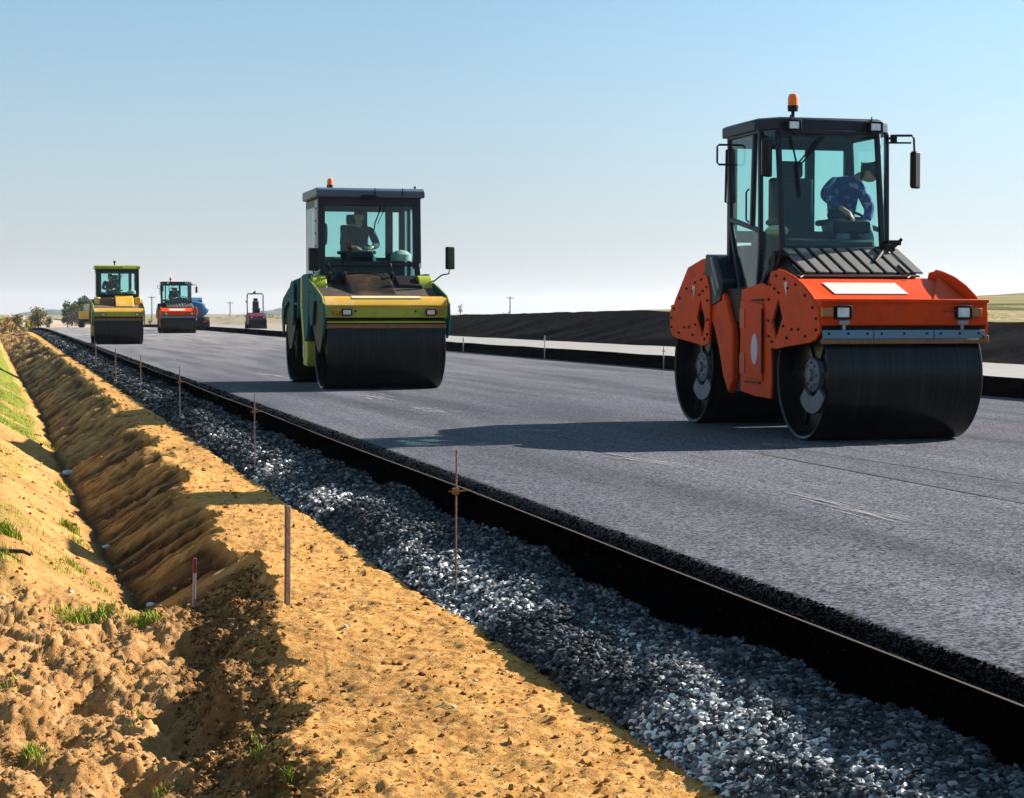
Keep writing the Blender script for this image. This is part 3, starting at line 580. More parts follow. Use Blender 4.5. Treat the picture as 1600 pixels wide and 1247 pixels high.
def bolts(mb, pts, x, sg, mi=1, r=.014):
    for y, z in pts: mb.lathe([(0, r), (sg * .014, r), (sg * .016, .001)], 'x', (x, y, z), 8, mi)
def headlamp(root, name, x, y, z, w_, h_, amber=0, d=.08):
    m = MB(); m.box((x, y, z), (w_, d, h_)); m.box((x, y - d / 2 - .01, z + h_ / 2 + .004), (w_ + .01, .03, .012)); m.box((x, y - d / 2 - .01, z - h_ / 2 - .004), (w_ + .01, .03, .012))
    m.box((x - w_ / 2 - .004, y - d / 2 - .01, z), (.012, .03, h_)); m.box((x + w_ / 2 + .004, y - d / 2 - .01, z), (.012, .03, h_))
    o = m.build(name, BLACK, root, bevel=.004)
    l_ = MB(); l_.box((x, y - d / 2 - .004, z), (w_ * .86, .012, h_ * .84)); l_.build('lens', LENS, o, bevel=.004)
    if amber:
        a = MB(); a.box((x + amber, y - .02, z), (w_ * .75, d * .7, h_ * .75)); a.build('indicator', AMBER, root, bevel=.006)
    return o
def beacon(root, x, y, z, hgt=.0, s=1.0):
    b = MB(); b.tube([(x, y, z), (x, y, z + .10 * s)], .018 * s, 10); b.lathe([(z + .10 * s, .001), (z + .10 * s, .05 * s), (z + .155 * s, .055 * s), (z + .155 * s, .001)], 'z', (x, y, 0), 20)
    o = b.build('beacon', BLACK, root, smooth=True)
    d = MB(); d.lathe([(z + .15 * s, .052 * s), (z + .23 * s, .050 * s), (z + .265 * s, .040 * s), (z + .28 * s, .001)], 'z', (x, y, 0), 24)
    d.build('beacon_dome', BEACON, o, smooth=True)
def mirror(root, pts, c, w_, h_, d_=.05, rot=0, name='mirror'):
    m = MB(); m.tube(pts, .012, 8); o = m.build('mirror_arm', BLACK, root, smooth=True)
    k = MB(); rm = Matrix.Rotation(rot, 3, 'Z'); k.box(c, (w_, d_, h_), 0, rm); q = k.build(name, BLACK, o, bevel=.018, seg=3)
    g = MB(); g.box(Vector(c) + rm @ Vector((0, d_ / 2 + .003, 0)), (w_ * .86, .006, h_ * .9), 0, rm); g.build('mirror_glass', STEEL, q)
def seat(root, x, y, z, face=-1, sc_=1.0):
    m = MB(); m.box((x, y, z), (.50 * sc_, .48, .14)); m.box((x, y - face * .24, z + .33), (.46 * sc_, .12, .60)); m.box((x, y - face * .26, z + .72), (.26, .09, .17))
    m.box((x - .27 * sc_, y - face * .02, z + .17), (.07, .34, .06)); m.box((x + .27 * sc_, y - face * .02, z + .17), (.07, .34, .06)); m.box((x, y, z - .22), (.3, .3, .3))
    m.build('driver_seat', SEATM, root, bevel=.04, seg=3)
def wheel_column(root, x, y, z):
    m = MB(); m.bar((x, y, z - .55), (x, y + .10, z - .03), .16, .14); m.box((x, y + .02, z - .06), (.34, .18, .12)); o = m.build('steering_console', BLACK, root, bevel=.02)
    k = MB(); pts = [(x + .19 * cos(a), y + .13 + .19 * sin(a) * .8, z + .04 + .19 * sin(a) * .45) for a in [i * 2 * pi / 24 for i in range(25)]]
    k.tube(pts, .014, 8); k.tube([pts[0], pts[12]], .012, 6); k.tube([pts[6], (x, y + .1, z)], .012, 6); k.build('steering_wheel', BLACK, o, smooth=True)

def make_orange_roller():
    r = empty('road_roller', (0, 0, 0))
    hw = .765; R = .60; W = .83
    make_drum(r, -1.47, R, hw); make_drum(r, 1.47, R, hw)
    # fender plates: straight at the machine's middle, arched towards its ends, with a rhombic opening
    for e, nm in ((-1, 'front'), (1, 'rear')):
        poly = [(-.80, .86), (-.78, 1.33), (-.80, 1.42), (-.88, 1.56), (-1.02, 1.575), (-1.16, 1.555)] + [(-1.40, 1.50), (-1.62, 1.42), (-1.80, 1.33), (-1.98, 1.22), (-2.02, 1.18), (-2.02, .99), (-1.94, .93), (-1.80, .90), (-1.30, .86), (-.98, .83)]
        hole = [(-1.06, 1.31), (-.91, 1.09), (-1.00, .92), (-1.17, 1.12)]
        if e > 0: poly = [(-a, b) for a, b in poly]; hole = [(-a, b) for a, b in hole]
        bp_ = [(-.87, 1.44), (-.84, 1.30), (-.83, 1.10), (-.84, .95), (-1.02, 1.52), (-1.22, 1.49), (-1.30, 1.40), (-.98, 1.40), (-1.48, 1.43), (-1.70, 1.33), (-1.88, 1.22), (-1.96, 1.12), (-1.96, 1.02), (-1.72, .96), (-1.55, 1.02), (-1.28, .94), (-1.20, 1.05), (-1.08, 1.36), (-1.40, 1.02), (-.92, .90)]
        for sg in (-1, 1):
            m = MB(); m.plate_x(poly, sg * W, sg * (W - .025), [hole]); bolts(m, [(a * -e if e > 0 else a, b) for a, b in bp_], sg * W, sg)
            # rolled rim along the arch
            rim = [(sg * (W - .02), -e * -a if False else (a if e < 0 else a), b) for a, b in poly[4:10]]
            m.tube(rim, .014, 8)
            m.build('side_plate', [ORANGE, BLACK], r, bevel=.003)
            k = MB(); cy, cz = e * 1.075 * 1.0, 1.11
            k.box((sg * (W - .07), cy, cz), (.02, .34, .46)); k.build('inner_panel', BLACK, r)
            t = MB(); tri = [(e * 1.30, 1.46), (e * 1.21, 1.455), (e * 1.265, 1.33)]   # small lifting eye plate
            t.plate_x(tri, sg * (W + .003), sg * (W + .006)); t.build('lifting_mark', WHITE, r)
    # frames between the plates: cross members carrying each drum
    for e in (-1, 1):
        m = MB()
        m.box((0, e * .86, 1.10), (2 * W - .06, .10, .50)); m.box((0, e * 1.00, 1.36), (2 * W - .06, .30, .04))
        m.build('cross_member', BLACK, r, bevel=.006)
    # front deck sloping down to the bumper, and the tray behind it
    dk = MB(); x = W - .03
    dk.add([(-x, -.80, 1.51), (x, -.80, 1.51), (x, -1.10, 1.475), (-x, -1.10, 1.475), (-x, -1.66, 1.275), (x, -1.66, 1.275), (-x, -1.74, 1.20), (x, -1.74, 1.20),
            (-x, -.80, 1.485), (x, -.80, 1.485), (x, -1.10, 1.45), (-x, -1.10, 1.45), (-x, -1.65, 1.25), (x, -1.65, 1.25), (-x, -1.74, 1.17), (x, -1.74, 1.17)],
           [(0, 1, 2, 3), (3, 2, 5, 4), (4, 5, 7, 6), (9, 8, 11, 10), (10, 11, 12, 13), (13, 12, 14, 15), (6, 7, 15, 14), (1, 0, 8, 9)])
    dk.build('deck', ORANGE, r, bevel=.006)
    tr = MB(); tr.box((0, -1.82, 1.16), (2 * x, .22, .03)); tr.build('tray', BLACK, r)
    # gussets that lead from the deck's corners down into the tray
    for sg in (-1, 1):
        g = MB(); g.slab([(sg * (x - .02), -1.12, 1.52), (sg * (x - .02), -1.80, 1.24), (sg * (x - .36), -1.70, 1.255)], .012); g.build('gusset', ORANGE, r)
    wp = MB(); ny = -(1.345 - 1.53) / 1; a0 = Vector((0, -1.10, 1.475)); a1 = Vector((0, -1.66, 1.275)); nn = Vector((0, -.336, .94))
    q = [a0.lerp(a1, t) + nn * .008 for t in (.15, .68)]
    wp.slab([(-.44, q[0].y, q[0].z), (.30, q[0].y, q[0].z), (.30, q[1].y, q[1].z), (-.44, q[1].y, q[1].z)], .006); wp.build('name_plate', WHITE, r)
    # rear engine cover
    hd = MB(); hd.plate_x([(.95, 1.35), (.78, 1.72), (1.10, 1.74), (1.55, 1.66), (1.98, 1.30), (1.98, 1.18), (1.1, 1.2)], -x, x); hd.build('engine_cover', ORANGE, r, bevel=.02)
    hb = MB(); hb.plate_x([(.50, 1.30), (.46, 1.50), (.66, 1.76), (.96, 1.78), (1.02, 1.50), (.90, 1.22)], -.815, .815); hb.build('engine_grille', CABM, r, bevel=.02)
    ht = MB(); ht.bar((-.835, .52, 1.42), (-.835, .74, 1.74), .018, .018); ht.tube([(-.83, .60, 1.35), (-.86, .62, 1.5), (-.83, .72, 1.7)], .012); ht.build('engine_hose', STEEL, r)
    # bumper: folded bar with a bright top flange
    b = MB(); b.box((0, -1.99, 1.165), (2 * W - .03, .10, .205)); b.box((0, -1.965, 1.278), (2 * W - .02, .20, .034)); b.box((0, -1.93, 1.07), (2 * W - .08, .14, .03))
    b.box((.47, -2.055, 1.19), (.19, .03, .012)); b.build('bumper', ORANGE, r, bevel=.008)
    st_ = MB(); st_.box((.47, -2.043, 1.155), (.15, .006, .045)); st_.build('step_plate', RED, r, bevel=.002)
    for lx, am in ((-.63, -.145), (.55, .13)): headlamp(r, 'headlight', lx, -2.05, 1.175, .135, .105, am)
    for lx in (-.60, .56): m = MB(); m.box((lx, -2.04, 1.085), (.10, .05, .035)); m.tube([(lx, -2.04, 1.07), (lx, -2.04, 1.02)], .016); m.build('water_nozzle', STEEL, r)
    # scraper bar and spray rail
    s = MB()
    for x0, x1 in ((-.80, -.31), (-.30, .28), (.29, .79)):
        s.box(((x0 + x1) / 2, -2.03, .978), (x1 - x0, .012, .078))
        for k in (.12, .5, .88): s.lathe([(0, .011), (-.012, .011), (-.013, .001)], 'y', (x0 + (x1 - x0) * k, -2.036, .985), 8, 1)
    s.build('scraper_bar', [BLUEST, BLACK], r, bevel=.002)
    s = MB(); s.box((0, -2.02, .915), (1.61, .07, .045)); s.box((.795, -2.02, .935), (.05, .09, .07)); s.build('spray_rail', RUST, r, bevel=.006)
    m = MB(); m.box((0, -1.90, 1.03), (1.56, .12, .07)); m.build('scraper_mount', BLACK, r)
    for e in (1,):
        m = MB(); m.box((0, 1.99, 1.13), (2 * W - .03, .10, .26)); m.box((0, 2.0, .96), (1.56, .05, .09)); m.build('rear_bumper', ORANGE, r, bevel=.008)
    # middle body: front tank with its door on the side, fork arm of the rear frame, black joint between
    m = MB(); m.box((0, -.43, .93), (1.60, .72, .30)); m.box((0, -.46, .60), (1.58, .78, .44)); m.box((0, -.42, 1.22), (1.58, .74, .30)); m.build('water_tank', BLACK, r, bevel=.01)
    for sg in (-1, 1):
        k = MB(); k.plate_x([(-.84, .355), (-.86, .50), (-.84, .86), (-.82, 1.32), (-.76, 1.42), (-.60, 1.46), (-.07, 1.40), (-.05, .40), (-.40, .365)], sg * .812, sg * .79)
        k.build('body_panel', ORANGE, r, bevel=.006)
        dr = MB(); dr.plate_x([(-.66, .52), (-.66, 1.26), (-.08, 1.29), (-.08, .55)], sg * .828, sg * .815); o = dr.build('access_door', ORANGE, r, bevel=.006)
        h = MB(); h.box((sg * .835, -.55, 1.295), (.02, .26, .02)); h.box((sg * .835, -.67, .90), (.012, .02, .62)); h.box((sg * .832, -.42, .50), (.012, .40, .016)); h.build('door_seal', BLACK, o)
        for zz in (.68, 1.12): v = MB(); v.box((sg * .831, -.15, zz), (.012, .13, .19)); v.build('door_recess', RED if True else RED, o)
        s2 = MB(); s2.plate_x(arc(-.47, .82, .085, .15, 0, 340, 18), sg * .834, sg * .829); s2.build('sticker', STICK, o)
        fk = MB(); fk.plate_x([(.20, .50), (.32, .36), (.47, .52), (.60, .80), (.72, 1.0), (.82, 1.1), (.82, 1.46), (.64, 1.50), (.40, 1.30), (.22, 1.02)], sg * .80, sg * .72); fk.build('fork_arm', ORANGE, r, bevel=.02)
    j = MB(); j.box((0, .20, .80), (1.10, .9, .55)); j.box((0, .30, 1.25), (1.5, .60, .34)); j.tube([(0, .05, .55), (0, .05, 1.3)], .16, 16); j.build('articulation_joint', BLACK, r, bevel=.01)
    u = MB(); u.box((0, 0, .45), (1.2, 1.3, .16)); u.tube([(-.5, -.6, .40), (.4, .6, .42)], .04); u.build('underframe', BLACK, r, bevel=.01)
    # louvred front hood under the windscreen: slanted grey blades over a black well
    m = MB(); m.plate_x([(-.44, 1.77), (-.88, 1.54), (-.84, 1.47), (-.40, 1.47)], -.56, .68); hood = m.build('front_hood', BLACK, r, bevel=.01)
    for i in range(9):
        xx = -.50 + i * .140; k = MB(); d0 = Vector((xx, -.47, 1.775)); d1 = Vector((xx + .06, -.90, 1.53))
        k.slab([d0 + Vector((-.052, 0, .026)), d0 + Vector((.042, 0, .024)), d1 + Vector((.055, 0, .024)), d1 + Vector((-.045, 0, .026))], .02)
        k.build('louvre', HOODG, hood, bevel=.004)
    k = MB(); k.box((.06, -.91, 1.525), (1.26, .03, .022)); k.build('hood_lip', HOODG, hood, bevel=.004)
    for xx in (-.58, .52):
        k = MB(); k.tube([(xx, -.80, 1.63), (xx + .02, -1.02, 1.52), (xx - .03, -1.06, 1.505)], .011, 6); k.build('hood_catch', BLACK, hood)
    k = MB(); k.tube([(.30, -.74, 1.66), (.44, -.60, 1.76), (.56, -.52, 1.82)], .022, 8); k.box((.60, -.50, 1.86), (.15, .10, .05)); k.box((.54, -.52, 1.81), (.12, .1, .07)); k.tube([(.62, -.5, 1.82), (.68, -.55, 1.9)], .018); k.build('hose_coupling', BLACK, r, bevel=.008)
    k = MB(); k.tube([(-.62, -.5, 1.60), (-.60, -.56, 1.74), (-.50, -.60, 1.72), (-.40, -.62, 1.70)], .02, 8); k.box((-.62, -.48, 1.70), (.05, .06, .14)); k.build('hydraulic_hose', BLACK, r)
    # ---- cab
    cx = -.015; cab = MB(); L = -.68; Rr = .66; C1 = -.535; C2 = .515
    yf, yc, yb = -.29, -.25, .62; zt = 2.95; fr = .045
    def bars(mb, pts, w_=fr, close=True):
        for i in range(len(pts) if close else len(pts) - 1): mb.bar(pts[i], pts[(i + 1) % len(pts)], w_, w_)
    front = [(C1, -.31, zt), (C2, -.31, zt), (C2, -.45, 1.80), (C1, -.45, 1.80)]
    lside = [(L, -.22, zt), (L, -.24, 1.80), (L, -.17, 1.38), (L, .27, 1.38), (L, .56, 2.05), (L, yb, zt)]
    rside = [(Rr, b, c) for a, b, c in lside]
    lcor = [(L, -.22, zt), (C1, -.31, zt), (C1, -.45, 1.80), (L + .01, -.20, 1.42)]
    rcor = [(Rr, -.22, zt), (C2, -.31, zt), (C2, -.45, 1.80), (Rr - .01, -.20, 1.42)]
    bars(cab, front, .05); bars(cab, lside); bars(cab, rside)
    cab.bar((L, -.22, 1.98), (L, .56, 2.12), .05, .045); cab.bar((Rr, -.22, 1.98), (Rr, .56, 2.12), .05, .045)
    cab.bar((L, -.02, 2.0), (L, -.08, 2.93), .05, .05)
    for q in (lcor, rcor): cab.bar(q[2], q[3], .05, .04)
    for xx in (L + .03, .20, Rr - .03): cab.bar((xx, yb, 1.5), (xx, yb, zt), .09, .07)
    cab.bar((L, yb, 1.95), (Rr, yb, 1.95), .06, .12); cab.bar((L, yb, 2.9), (Rr, yb, 2.9), .08, .10)
    cab.build('cab_frame', CABM, r, bevel=.008)
    c2 = MB(); c2.box((cx, -.46, 1.785), (C2 - C1 + .06, .05, .06)); c2.box((cx, .05, 1.40), (Rr - L, .60, .06)); c2.box((cx, .42, 1.62), (Rr - L - .06, .36, .46)); c2.plate_x([(-.44, 1.76), (-.40, 1.55), (-.16, 1.36), (.25, 1.34), (.3, 1.45), (-.1, 1.5), (-.3, 1.70)], L + .06, Rr - .06)
    c2.plate_x([(-.20, 1.30), (-.16, 1.40), (.27, 1.40), (.27, 1.30), (.05, 1.24)], L - .01, L + .05); c2.build('cab_floor', CABM, r, bevel=.01)
    def pane(name, pts, m=TEALG, par=r):
        g = MB(); g.slab(pts, .006); return g.build(name, m, par)
    pane('windscreen', [(C1 + .02, -.308, 2.93), (C2 - .02, -.308, 2.93), (C2 - .02, -.447, 1.82), (C1 + .02, -.447, 1.82)])
    pane('side_window', [(L, -.20, 2.93), (L, -.03, 2.93), (L, .0, 1.99), (L, -.20, 1.97)])
    for sx in (L, Rr):
        pane('side_window', [(sx, -.07, 2.93), (sx, .60, 2.93), (sx, .55, 2.13), (sx, .0, 2.03)])
        pane('lower_window', [(sx, -.22, 1.96), (sx, .53, 2.08), (sx, .27, 1.41), (sx, -.16, 1.41)])
    for q in (lcor, rcor):
        g = MB(); t_ = Vector((0, 0, 0)); vs = [Vector(v) for v in q]; g.add(vs, [(0, 1, 2), (0, 2, 3)]); o = g.build('corner_window', TEALG, r); so_ = o.modifiers.new('s', 'SOLIDIFY'); so_.thickness = .005
    for x0, x1 in ((L + .06, .16), (.24, Rr - .06)): pane('rear_window', [(x0, yb, 2.86), (x1, yb, 2.86), (x1, yb, 2.0), (x0, yb, 2.0)])
    rf = MB(); top = [(L - .04, -.16), (C1 - .02, -.37), (C2 + .03, -.37), (Rr + .04, -.16), (Rr + .04, .74), (L - .04, .74)]
    zb, zT = 2.955, 3.06; n = len(top)
    vs = [(a, b, zb) for a, b in top] + [(a, b, zT) for a, b in top] + [(a * .93, (b - .15) * .93 + .15, zT + .022) for a, b in top]
    rf.add(vs, [tuple(range(n))[::-1]] + [(i, (i + 1) % n, (i + 1) % n + n, i + n) for i in range(n)] + [(i + n, (i + 1) % n + n, (i + 1) % n + 2 * n, i + 2 * n) for i in range(n)] + [tuple(range(2 * n, 3 * n))])
    rf.box((cx, -.345, 2.94), (C2 - C1 + .02, .05, .05)); roof = rf.build('cab_roof', CABM, r, bevel=.012)
    for lx in (-.42, .44):
        headlamp(r, 'work_light', lx, -.40, 2.995, .12, .085)
        k = MB(); k.tube([(lx - .005, -.36, 3.05), (lx - .005, -.36, 3.10)], .007, 6); k.build('lamp_bolt', BLACK, roof)
    beacon(r, -.27, -.05, 3.07, s=1.0)
    # handrail loop, grab bar, mirrors, wiper
    k = MB(); k.tube([(L, .56, 2.88), (L - .13, .58, 2.88), (L - .15, .58, 2.86), (L - .15, .58, 2.70), (L - .13, .58, 2.68), (L, .56, 2.68)], .011, 8); k.build('rail_loop', BLACK, r, smooth=True)
    k = MB(); k.tube([(L, .58, 2.84), (L - .04, .60, 2.83), (L - .05, .60, 2.3), (L, .56, 2.27)], .013, 8); k.build('grab_rail', BLACK, r, smooth=True); k = MB(); k.tube([(L - .01, .05, 2.4), (L - .04, .05, 2.37), (L - .04, .05, 2.1), (L - .01, .05, 2.07)], .01, 8); k.build('door_handle', BLACK, r, smooth=True)
    mirror(r, [(Rr, -.27, 2.90), (Rr + .06, -.30, 2.93), (Rr + .22, -.34, 2.93), (Rr + .24, -.34, 2.9), (Rr + .25, -.35, 2.62)], (Rr + .25, -.36, 2.59), .10, .37, .06, .5)
    k = MB(); k.tube([(Rr, -.27, 2.86), (Rr + .22, -.32, 2.86)], .010, 6); k.box((Rr + .05, -.28, 2.90), (.05, .05, .08)); k.build('mirror_bracket', BLACK, r)
    mirror(r, [(L, -.25, 2.92), (L - .03, -.36, 2.92), (L - .03, -.40, 2.80)], (L - .01, -.42, 2.67), .14, .36, .07, .9)
    k = MB(); k.tube([(-.42, -.335, 2.93), (-.36, -.37, 2.62)], .010, 6); k.tube([(-.36, -.38, 2.62), (-.34, -.41, 2.30)], .016, 6); k.tube([(-.36, -.38, 2.62), (-.10, -.345, 2.9)], .008, 6); k.tube([(-.34, -.38, 2.60), (-.06, -.345, 2.9)], .008, 6); k.build('wiper', BLACK, r)
    seat(r, -.05, .28, 1.92); wheel_column(r, .30, -.22, 2.08)
    k = MB(); k.box((-.40, .20, 1.80), (.24, .50, .36)); k.box((.02, -.25, 1.83), (.95, .16, .14)); k.box((.48, .15, 1.85), (.26, .40, .30)); k.build('control_console', SEATM, r, bevel=.03)
    k = MB(); k.lathe([(0, .001), (.02, .10), (.06, .12), (.10, .08), (.11, .001)], 'z', (-.46, -.12, 1.93), 16); k.build('seat_cushion', CREAM, r, smooth=True)
    return r

def make_green_roller(c):
    "c: roof, front_low, front_top, side, stripe, box materials"
    r = empty('road_roller', (0, 0, 0)); R = .66; hw = .92; W = .985
    make_drum(r, -1.62, R, hw, False); make_drum(r, 1.62, R, hw, False)
    for e in (-1, 1):
        for sg in (-1, 1):
            m = MB(); poly = [(-.86, 1.71), (-1.00, 1.67), (-1.55, 1.56), (-2.10, 1.43), (-2.28, 1.31), (-2.31, 1.10), (-2.22, .86), (-2.12, .78), (-2.07, .86), (-2.10, 1.08), (-2.02, 1.24), (-1.5, 1.38), (-1.3, 1.33), (-1.18, 1.0), (-.98, .96), (-.88, 1.2)]
            if e > 0: poly = [(-a, b) for a, b in poly]
            m.plate_x(poly, sg * W, sg * (W - .03)); bolts(m, [(e * a, b) for a, b in ((1.05, 1.5), (1.5, 1.46), (2.0, 1.34))], sg * W, sg)
            m.build('side_plate', [c['side'], BLACK], r, bevel=.006)
            k = MB(); k.plate_x([(e * .9, 1.55), (e * 2.05, 1.30), (e * 2.05, .98), (e * 1.66, .56), (e * 1.40, .6), (e * .9, 1.0)], sg * (W - .045), sg * (W - .06)); k.build('inner_panel', BLACK, r)
            k = MB(); k.tube([(sg * (W - .01), e * -1 * -a if False else e * a, b) for a, b in ((.88, 1.71), (1.0, 1.67), (1.55, 1.56), (2.10, 1.43), (2.28, 1.31))], .014, 6); k.build('plate_edge', c['trim'], r)
    # middle body: slanting side panel with a bright edge
    for sg in (-1, 1):
        m = MB(); m.plate_x([(-.92, 1.72), (-.80, 1.80), (-.14, 1.80), (-.10, 1.30), (-.34, .74), (-.62, .74), (-.80, 1.1)], sg * .99, sg * .90); m.build('body_panel', c['side'], r, bevel=.03)
        m = MB(); m.plate_x([(-.12, 1.78), (.06, 1.76), (.10, 1.30), (-.20, .62), (-.36, .62), (-.12, 1.30)], sg * .985, sg * .86); m.build('body_edge', c['stripe'], r, bevel=.01)
        m = MB(); m.plate_x([(-.62, .72), (-.34, .72), (-.22, .60), (-.20, .34), (-.58, .32), (-.66, .5)], sg * .985, sg * .84); o = m.build('step_box', c['stripe'], r, bevel=.02)
        s_ = MB(); s_.box((sg * .99, -.30, .56), (.01, .14, .2)); s_.build('sticker', STICK, o)
    m = MB(); m.box((0, 0, 1.0), (1.70, 1.5, .9)); m.box((0, -.2, .52), (1.2, 1.5, .3)); m.build('underframe', BLACK, r, bevel=.01)
    m = MB(); m.plate_x([(.70, 1.30), (.66, 1.76), (1.60, 1.72), (2.15, 1.40), (2.15, 1.0), (.8, 1.1)], -.93, .93); m.build('engine_cover', c['side'], r, bevel=.03)
    m = MB(); m.box((-.95, 1.0, 1.33), (.03, .5, .03)); m.build('rail', STEEL, r)
    m = MB(); m.box((0, 2.2, 1.15), (1.9, .10, .35)); m.build('rear_bumper', c['low'], r, bevel=.01)
    # front
    m = MB(); m.plate_x([(-2.16, 1.40), (-2.03, 1.43), (-2.00, 1.26), (-2.22, 1.26), (-2.25, 1.29)], -.95, .965); m.build('bumper_top', c['top'], r, bevel=.006)
    m = MB(); m.box((.007, -2.17, 1.185), (1.915, .10, .165)); m.build('bumper', c['low'], r, bevel=.010)
    for lx, am in ((-.62, -.17), (.68, .15)):
        headlamp(r, 'headlight', lx, -2.235, 1.185, .14, .085, am)
    for lx in (-.48, .45): k = MB(); k.lathe([(0, .016), (-.014, .016), (-.015, .001)], 'y', (lx, -2.222, 1.20), 8); k.build('bolt', BLACK, r)
    m = MB(); m.box((0, -2.05, 1.05), (1.86, .20, .08)); m.build('scraper_mount', BLACK, r)
    m = MB(); m.box((0, -2.20, 1.035), (1.84, .03, .03)); m.build('spray_rail', c['low'] if c['kind'] == 0 else RUST, r, bevel=.004)
    m = MB(); m.box((0, -2.19, .965), (1.88, .05, .075)); m.build('scraper_bar', RUST, r, bevel=.006)
    m = MB(); m.plate_x([(-.72, 1.72), (-1.10, 1.58), (-2.02, 1.36), (-2.02, 1.30), (-.72, 1.50)], -.95, .95); m.build('deck', mat('black_tarred_deck', (.03, .02, .014), .7, dirt=(.14, .07, .03), dirt_amt=.6, dscale=5) if c['kind'] == 0 else BROWN, r, bevel=.01)
    if c['kind'] == 0:
        m = MB(); m.plate_x([(-.70, 1.84), (-.98, 1.76), (-1.35, 1.58), (-1.62, 1.46), (-1.62, 1.38), (-.70, 1.42)], -.44, .30); m.build('engine_cap', mat('glossy_dirty_hood', (.02, .017, .015), .3, spec=.5, dirt=(.15, .08, .035), dirt_amt=.8, dscale=2.6), r, bevel=.08, seg=4)
        m = MB(); m.plate_x([(-2.168, 1.405), (-2.033, 1.436), (-2.03, 1.43), (-2.165, 1.30)], -.52, .55); m.build('bumper_strip', mat('cream_paint', (.62, .50, .32), .5), r)
        m = MB(); m.plate_x([(-.72, 1.78), (-1.02, 1.62), (-1.02, 1.5), (-.72, 1.5)], -.78, -.30); m.build('battery_box', BLACK, r, bevel=.02); m = MB(); m.plate_x([(-.72, 1.78), (-1.15, 1.62), (-1.15, 1.5), (-.72, 1.5)], .40, .80); m.build('battery_box', BLACK, r, bevel=.02)
        for xx in (-.70, -.46, .30): k = MB(); k.tube([(xx, -.8, 1.5), (xx + .02, -1.05, 1.80), (xx + .03, -.8, 1.95)], .03, 8); k.build('hydraulic_hose', BLACK, r)
        for sg in (-1, 1): m = MB(); m.plate_x(arc(-.90, 1.50, .26, .27, 0, 180, 10), sg * .96, sg * .74); m.build('tank_cover', c['stripe2'], r, bevel=.07, seg=4)
    else:
        m = MB(); m.plate_x([(-.60, 1.95), (-1.1, 1.85), (-1.5, 1.50), (-.72, 1.48)], -.10, .62); m.build('engine_box', c['top'], r, bevel=.03)
        m = MB(); m.box((-.40, -.95, 1.68), (.52, .3, .34)); m.build('battery_box', BROWN, r, bevel=.02)
        for xx in (-.78, .80): m = MB(); m.box((xx, -.85, 1.70), (.26, .4, .36)); m.build('tank_cover', c['top'], r, bevel=.05)
    # cab
    L, Rr = -.79, .87; yf, yb, zt = -.60, .68, 3.02; cab = MB(); zl = 1.99
    for xx in (L + .05, Rr - .06): cab.bar((xx, yf, zl - .1), (xx, yf + .03, zt), .11 if xx < 0 else .13, .08); cab.bar((xx, yf, zl), (xx, yf - .16, 1.52), .09, .07)
    for xx in (L + .05, Rr - .05): cab.bar((xx, yb, 1.5), (xx, yb, zt), .10, .08); cab.bar((xx, .1, 1.5), (xx, .1, zt), .05, .07)
    cab.bar((L, yf, zl - .03), (Rr, yf, zl - .03), .07, .07); cab.bar((L, yf + .02, 2.96), (Rr, yf + .02, 2.96), .10, .14)
    cab.bar((.18, yb, 1.7), (.18, yb, zt), .10, .07); cab.bar((.60, yb, 1.7), (.60, yb, zt), .12, .07); cab.bar((-.60, yb, 1.7), (-.60, yb, zt), .12, .07); cab.bar((L, yb, 2.92), (Rr, yb, 2.92), .08, .12); cab.bar((L, yb, 2.02), (Rr, yb, 2.02), .08, .16)
    for xx in (L + .03, Rr - .03): cab.bar((xx, yf, 1.55), (xx, yb, 1.55), .05, .10); cab.bar((xx, yf, 2.94), (xx, yb, 2.94), .05, .14)
    cab.build('cab_frame', c['frame'], r, bevel=.008)
    m = MB(); m.plate_x([(yf + .05, 1.6), (yf + .05, 3.0), (-.12, 3.0), (-.12, 1.6)] if False else [(-.56, 1.62), (-.56, 2.98), (-.28, 2.98), (-.28, 1.62)], L - .012, L + .02); bolts(m, [(-.42, z) for z in (1.85, 2.05, 2.25, 2.45, 2.65, 2.85)], L - .012, -1, 1, .02)
    m.build('cab_side_panel', [PALEGREY if c['kind'] == 0 else c['frame'], BLACK], r, bevel=.006)
    m = MB(); m.box((.04, .04, 1.55), (Rr - L - .1, 1.2, .10)); m.box((.04, .50, 1.75), (Rr - L - .14, .3, .5)); m.build('cab_floor', BLACK, r, bevel=.01)
    def pane(name, pts, mm=TEALG): g = MB(); g.slab(pts, .006); g.build(name, mm, r)
    pane('windscreen', [(L + .1, yf + .02, 2.9), (Rr - .12, yf + .02, 2.9), (Rr - .12, yf, zl + .02), (L + .1, yf, zl + .02)])
    pane('lower_windscreen', [(L + .1, yf, zl - .04), (Rr - .12, yf, zl - .04), (Rr - .12, yf - .16, 1.52), (L + .1, yf - .16, 1.52)], TEALD)
    pane('rear_window', [(L + .2, yb, 2.86), (Rr - .2, yb, 2.86), (Rr - .2, yb, 2.1), (L + .2, yb, 2.1)])
    for xx in (L, Rr): pane('side_window', [(xx, -.26, 2.88), (xx, yb - .05, 2.88), (xx, yb - .05, 1.6), (xx, -.26, 1.6)])
    m = MB(); m.plate_x([(-.72, 3.02), (-.74, 3.13), (-.66, 3.17), (.76, 3.17), (.80, 3.10), (.80, 3.02)], L - .05, Rr + .05); roof = m.build('cab_roof', c['roof'], r, bevel=.02)
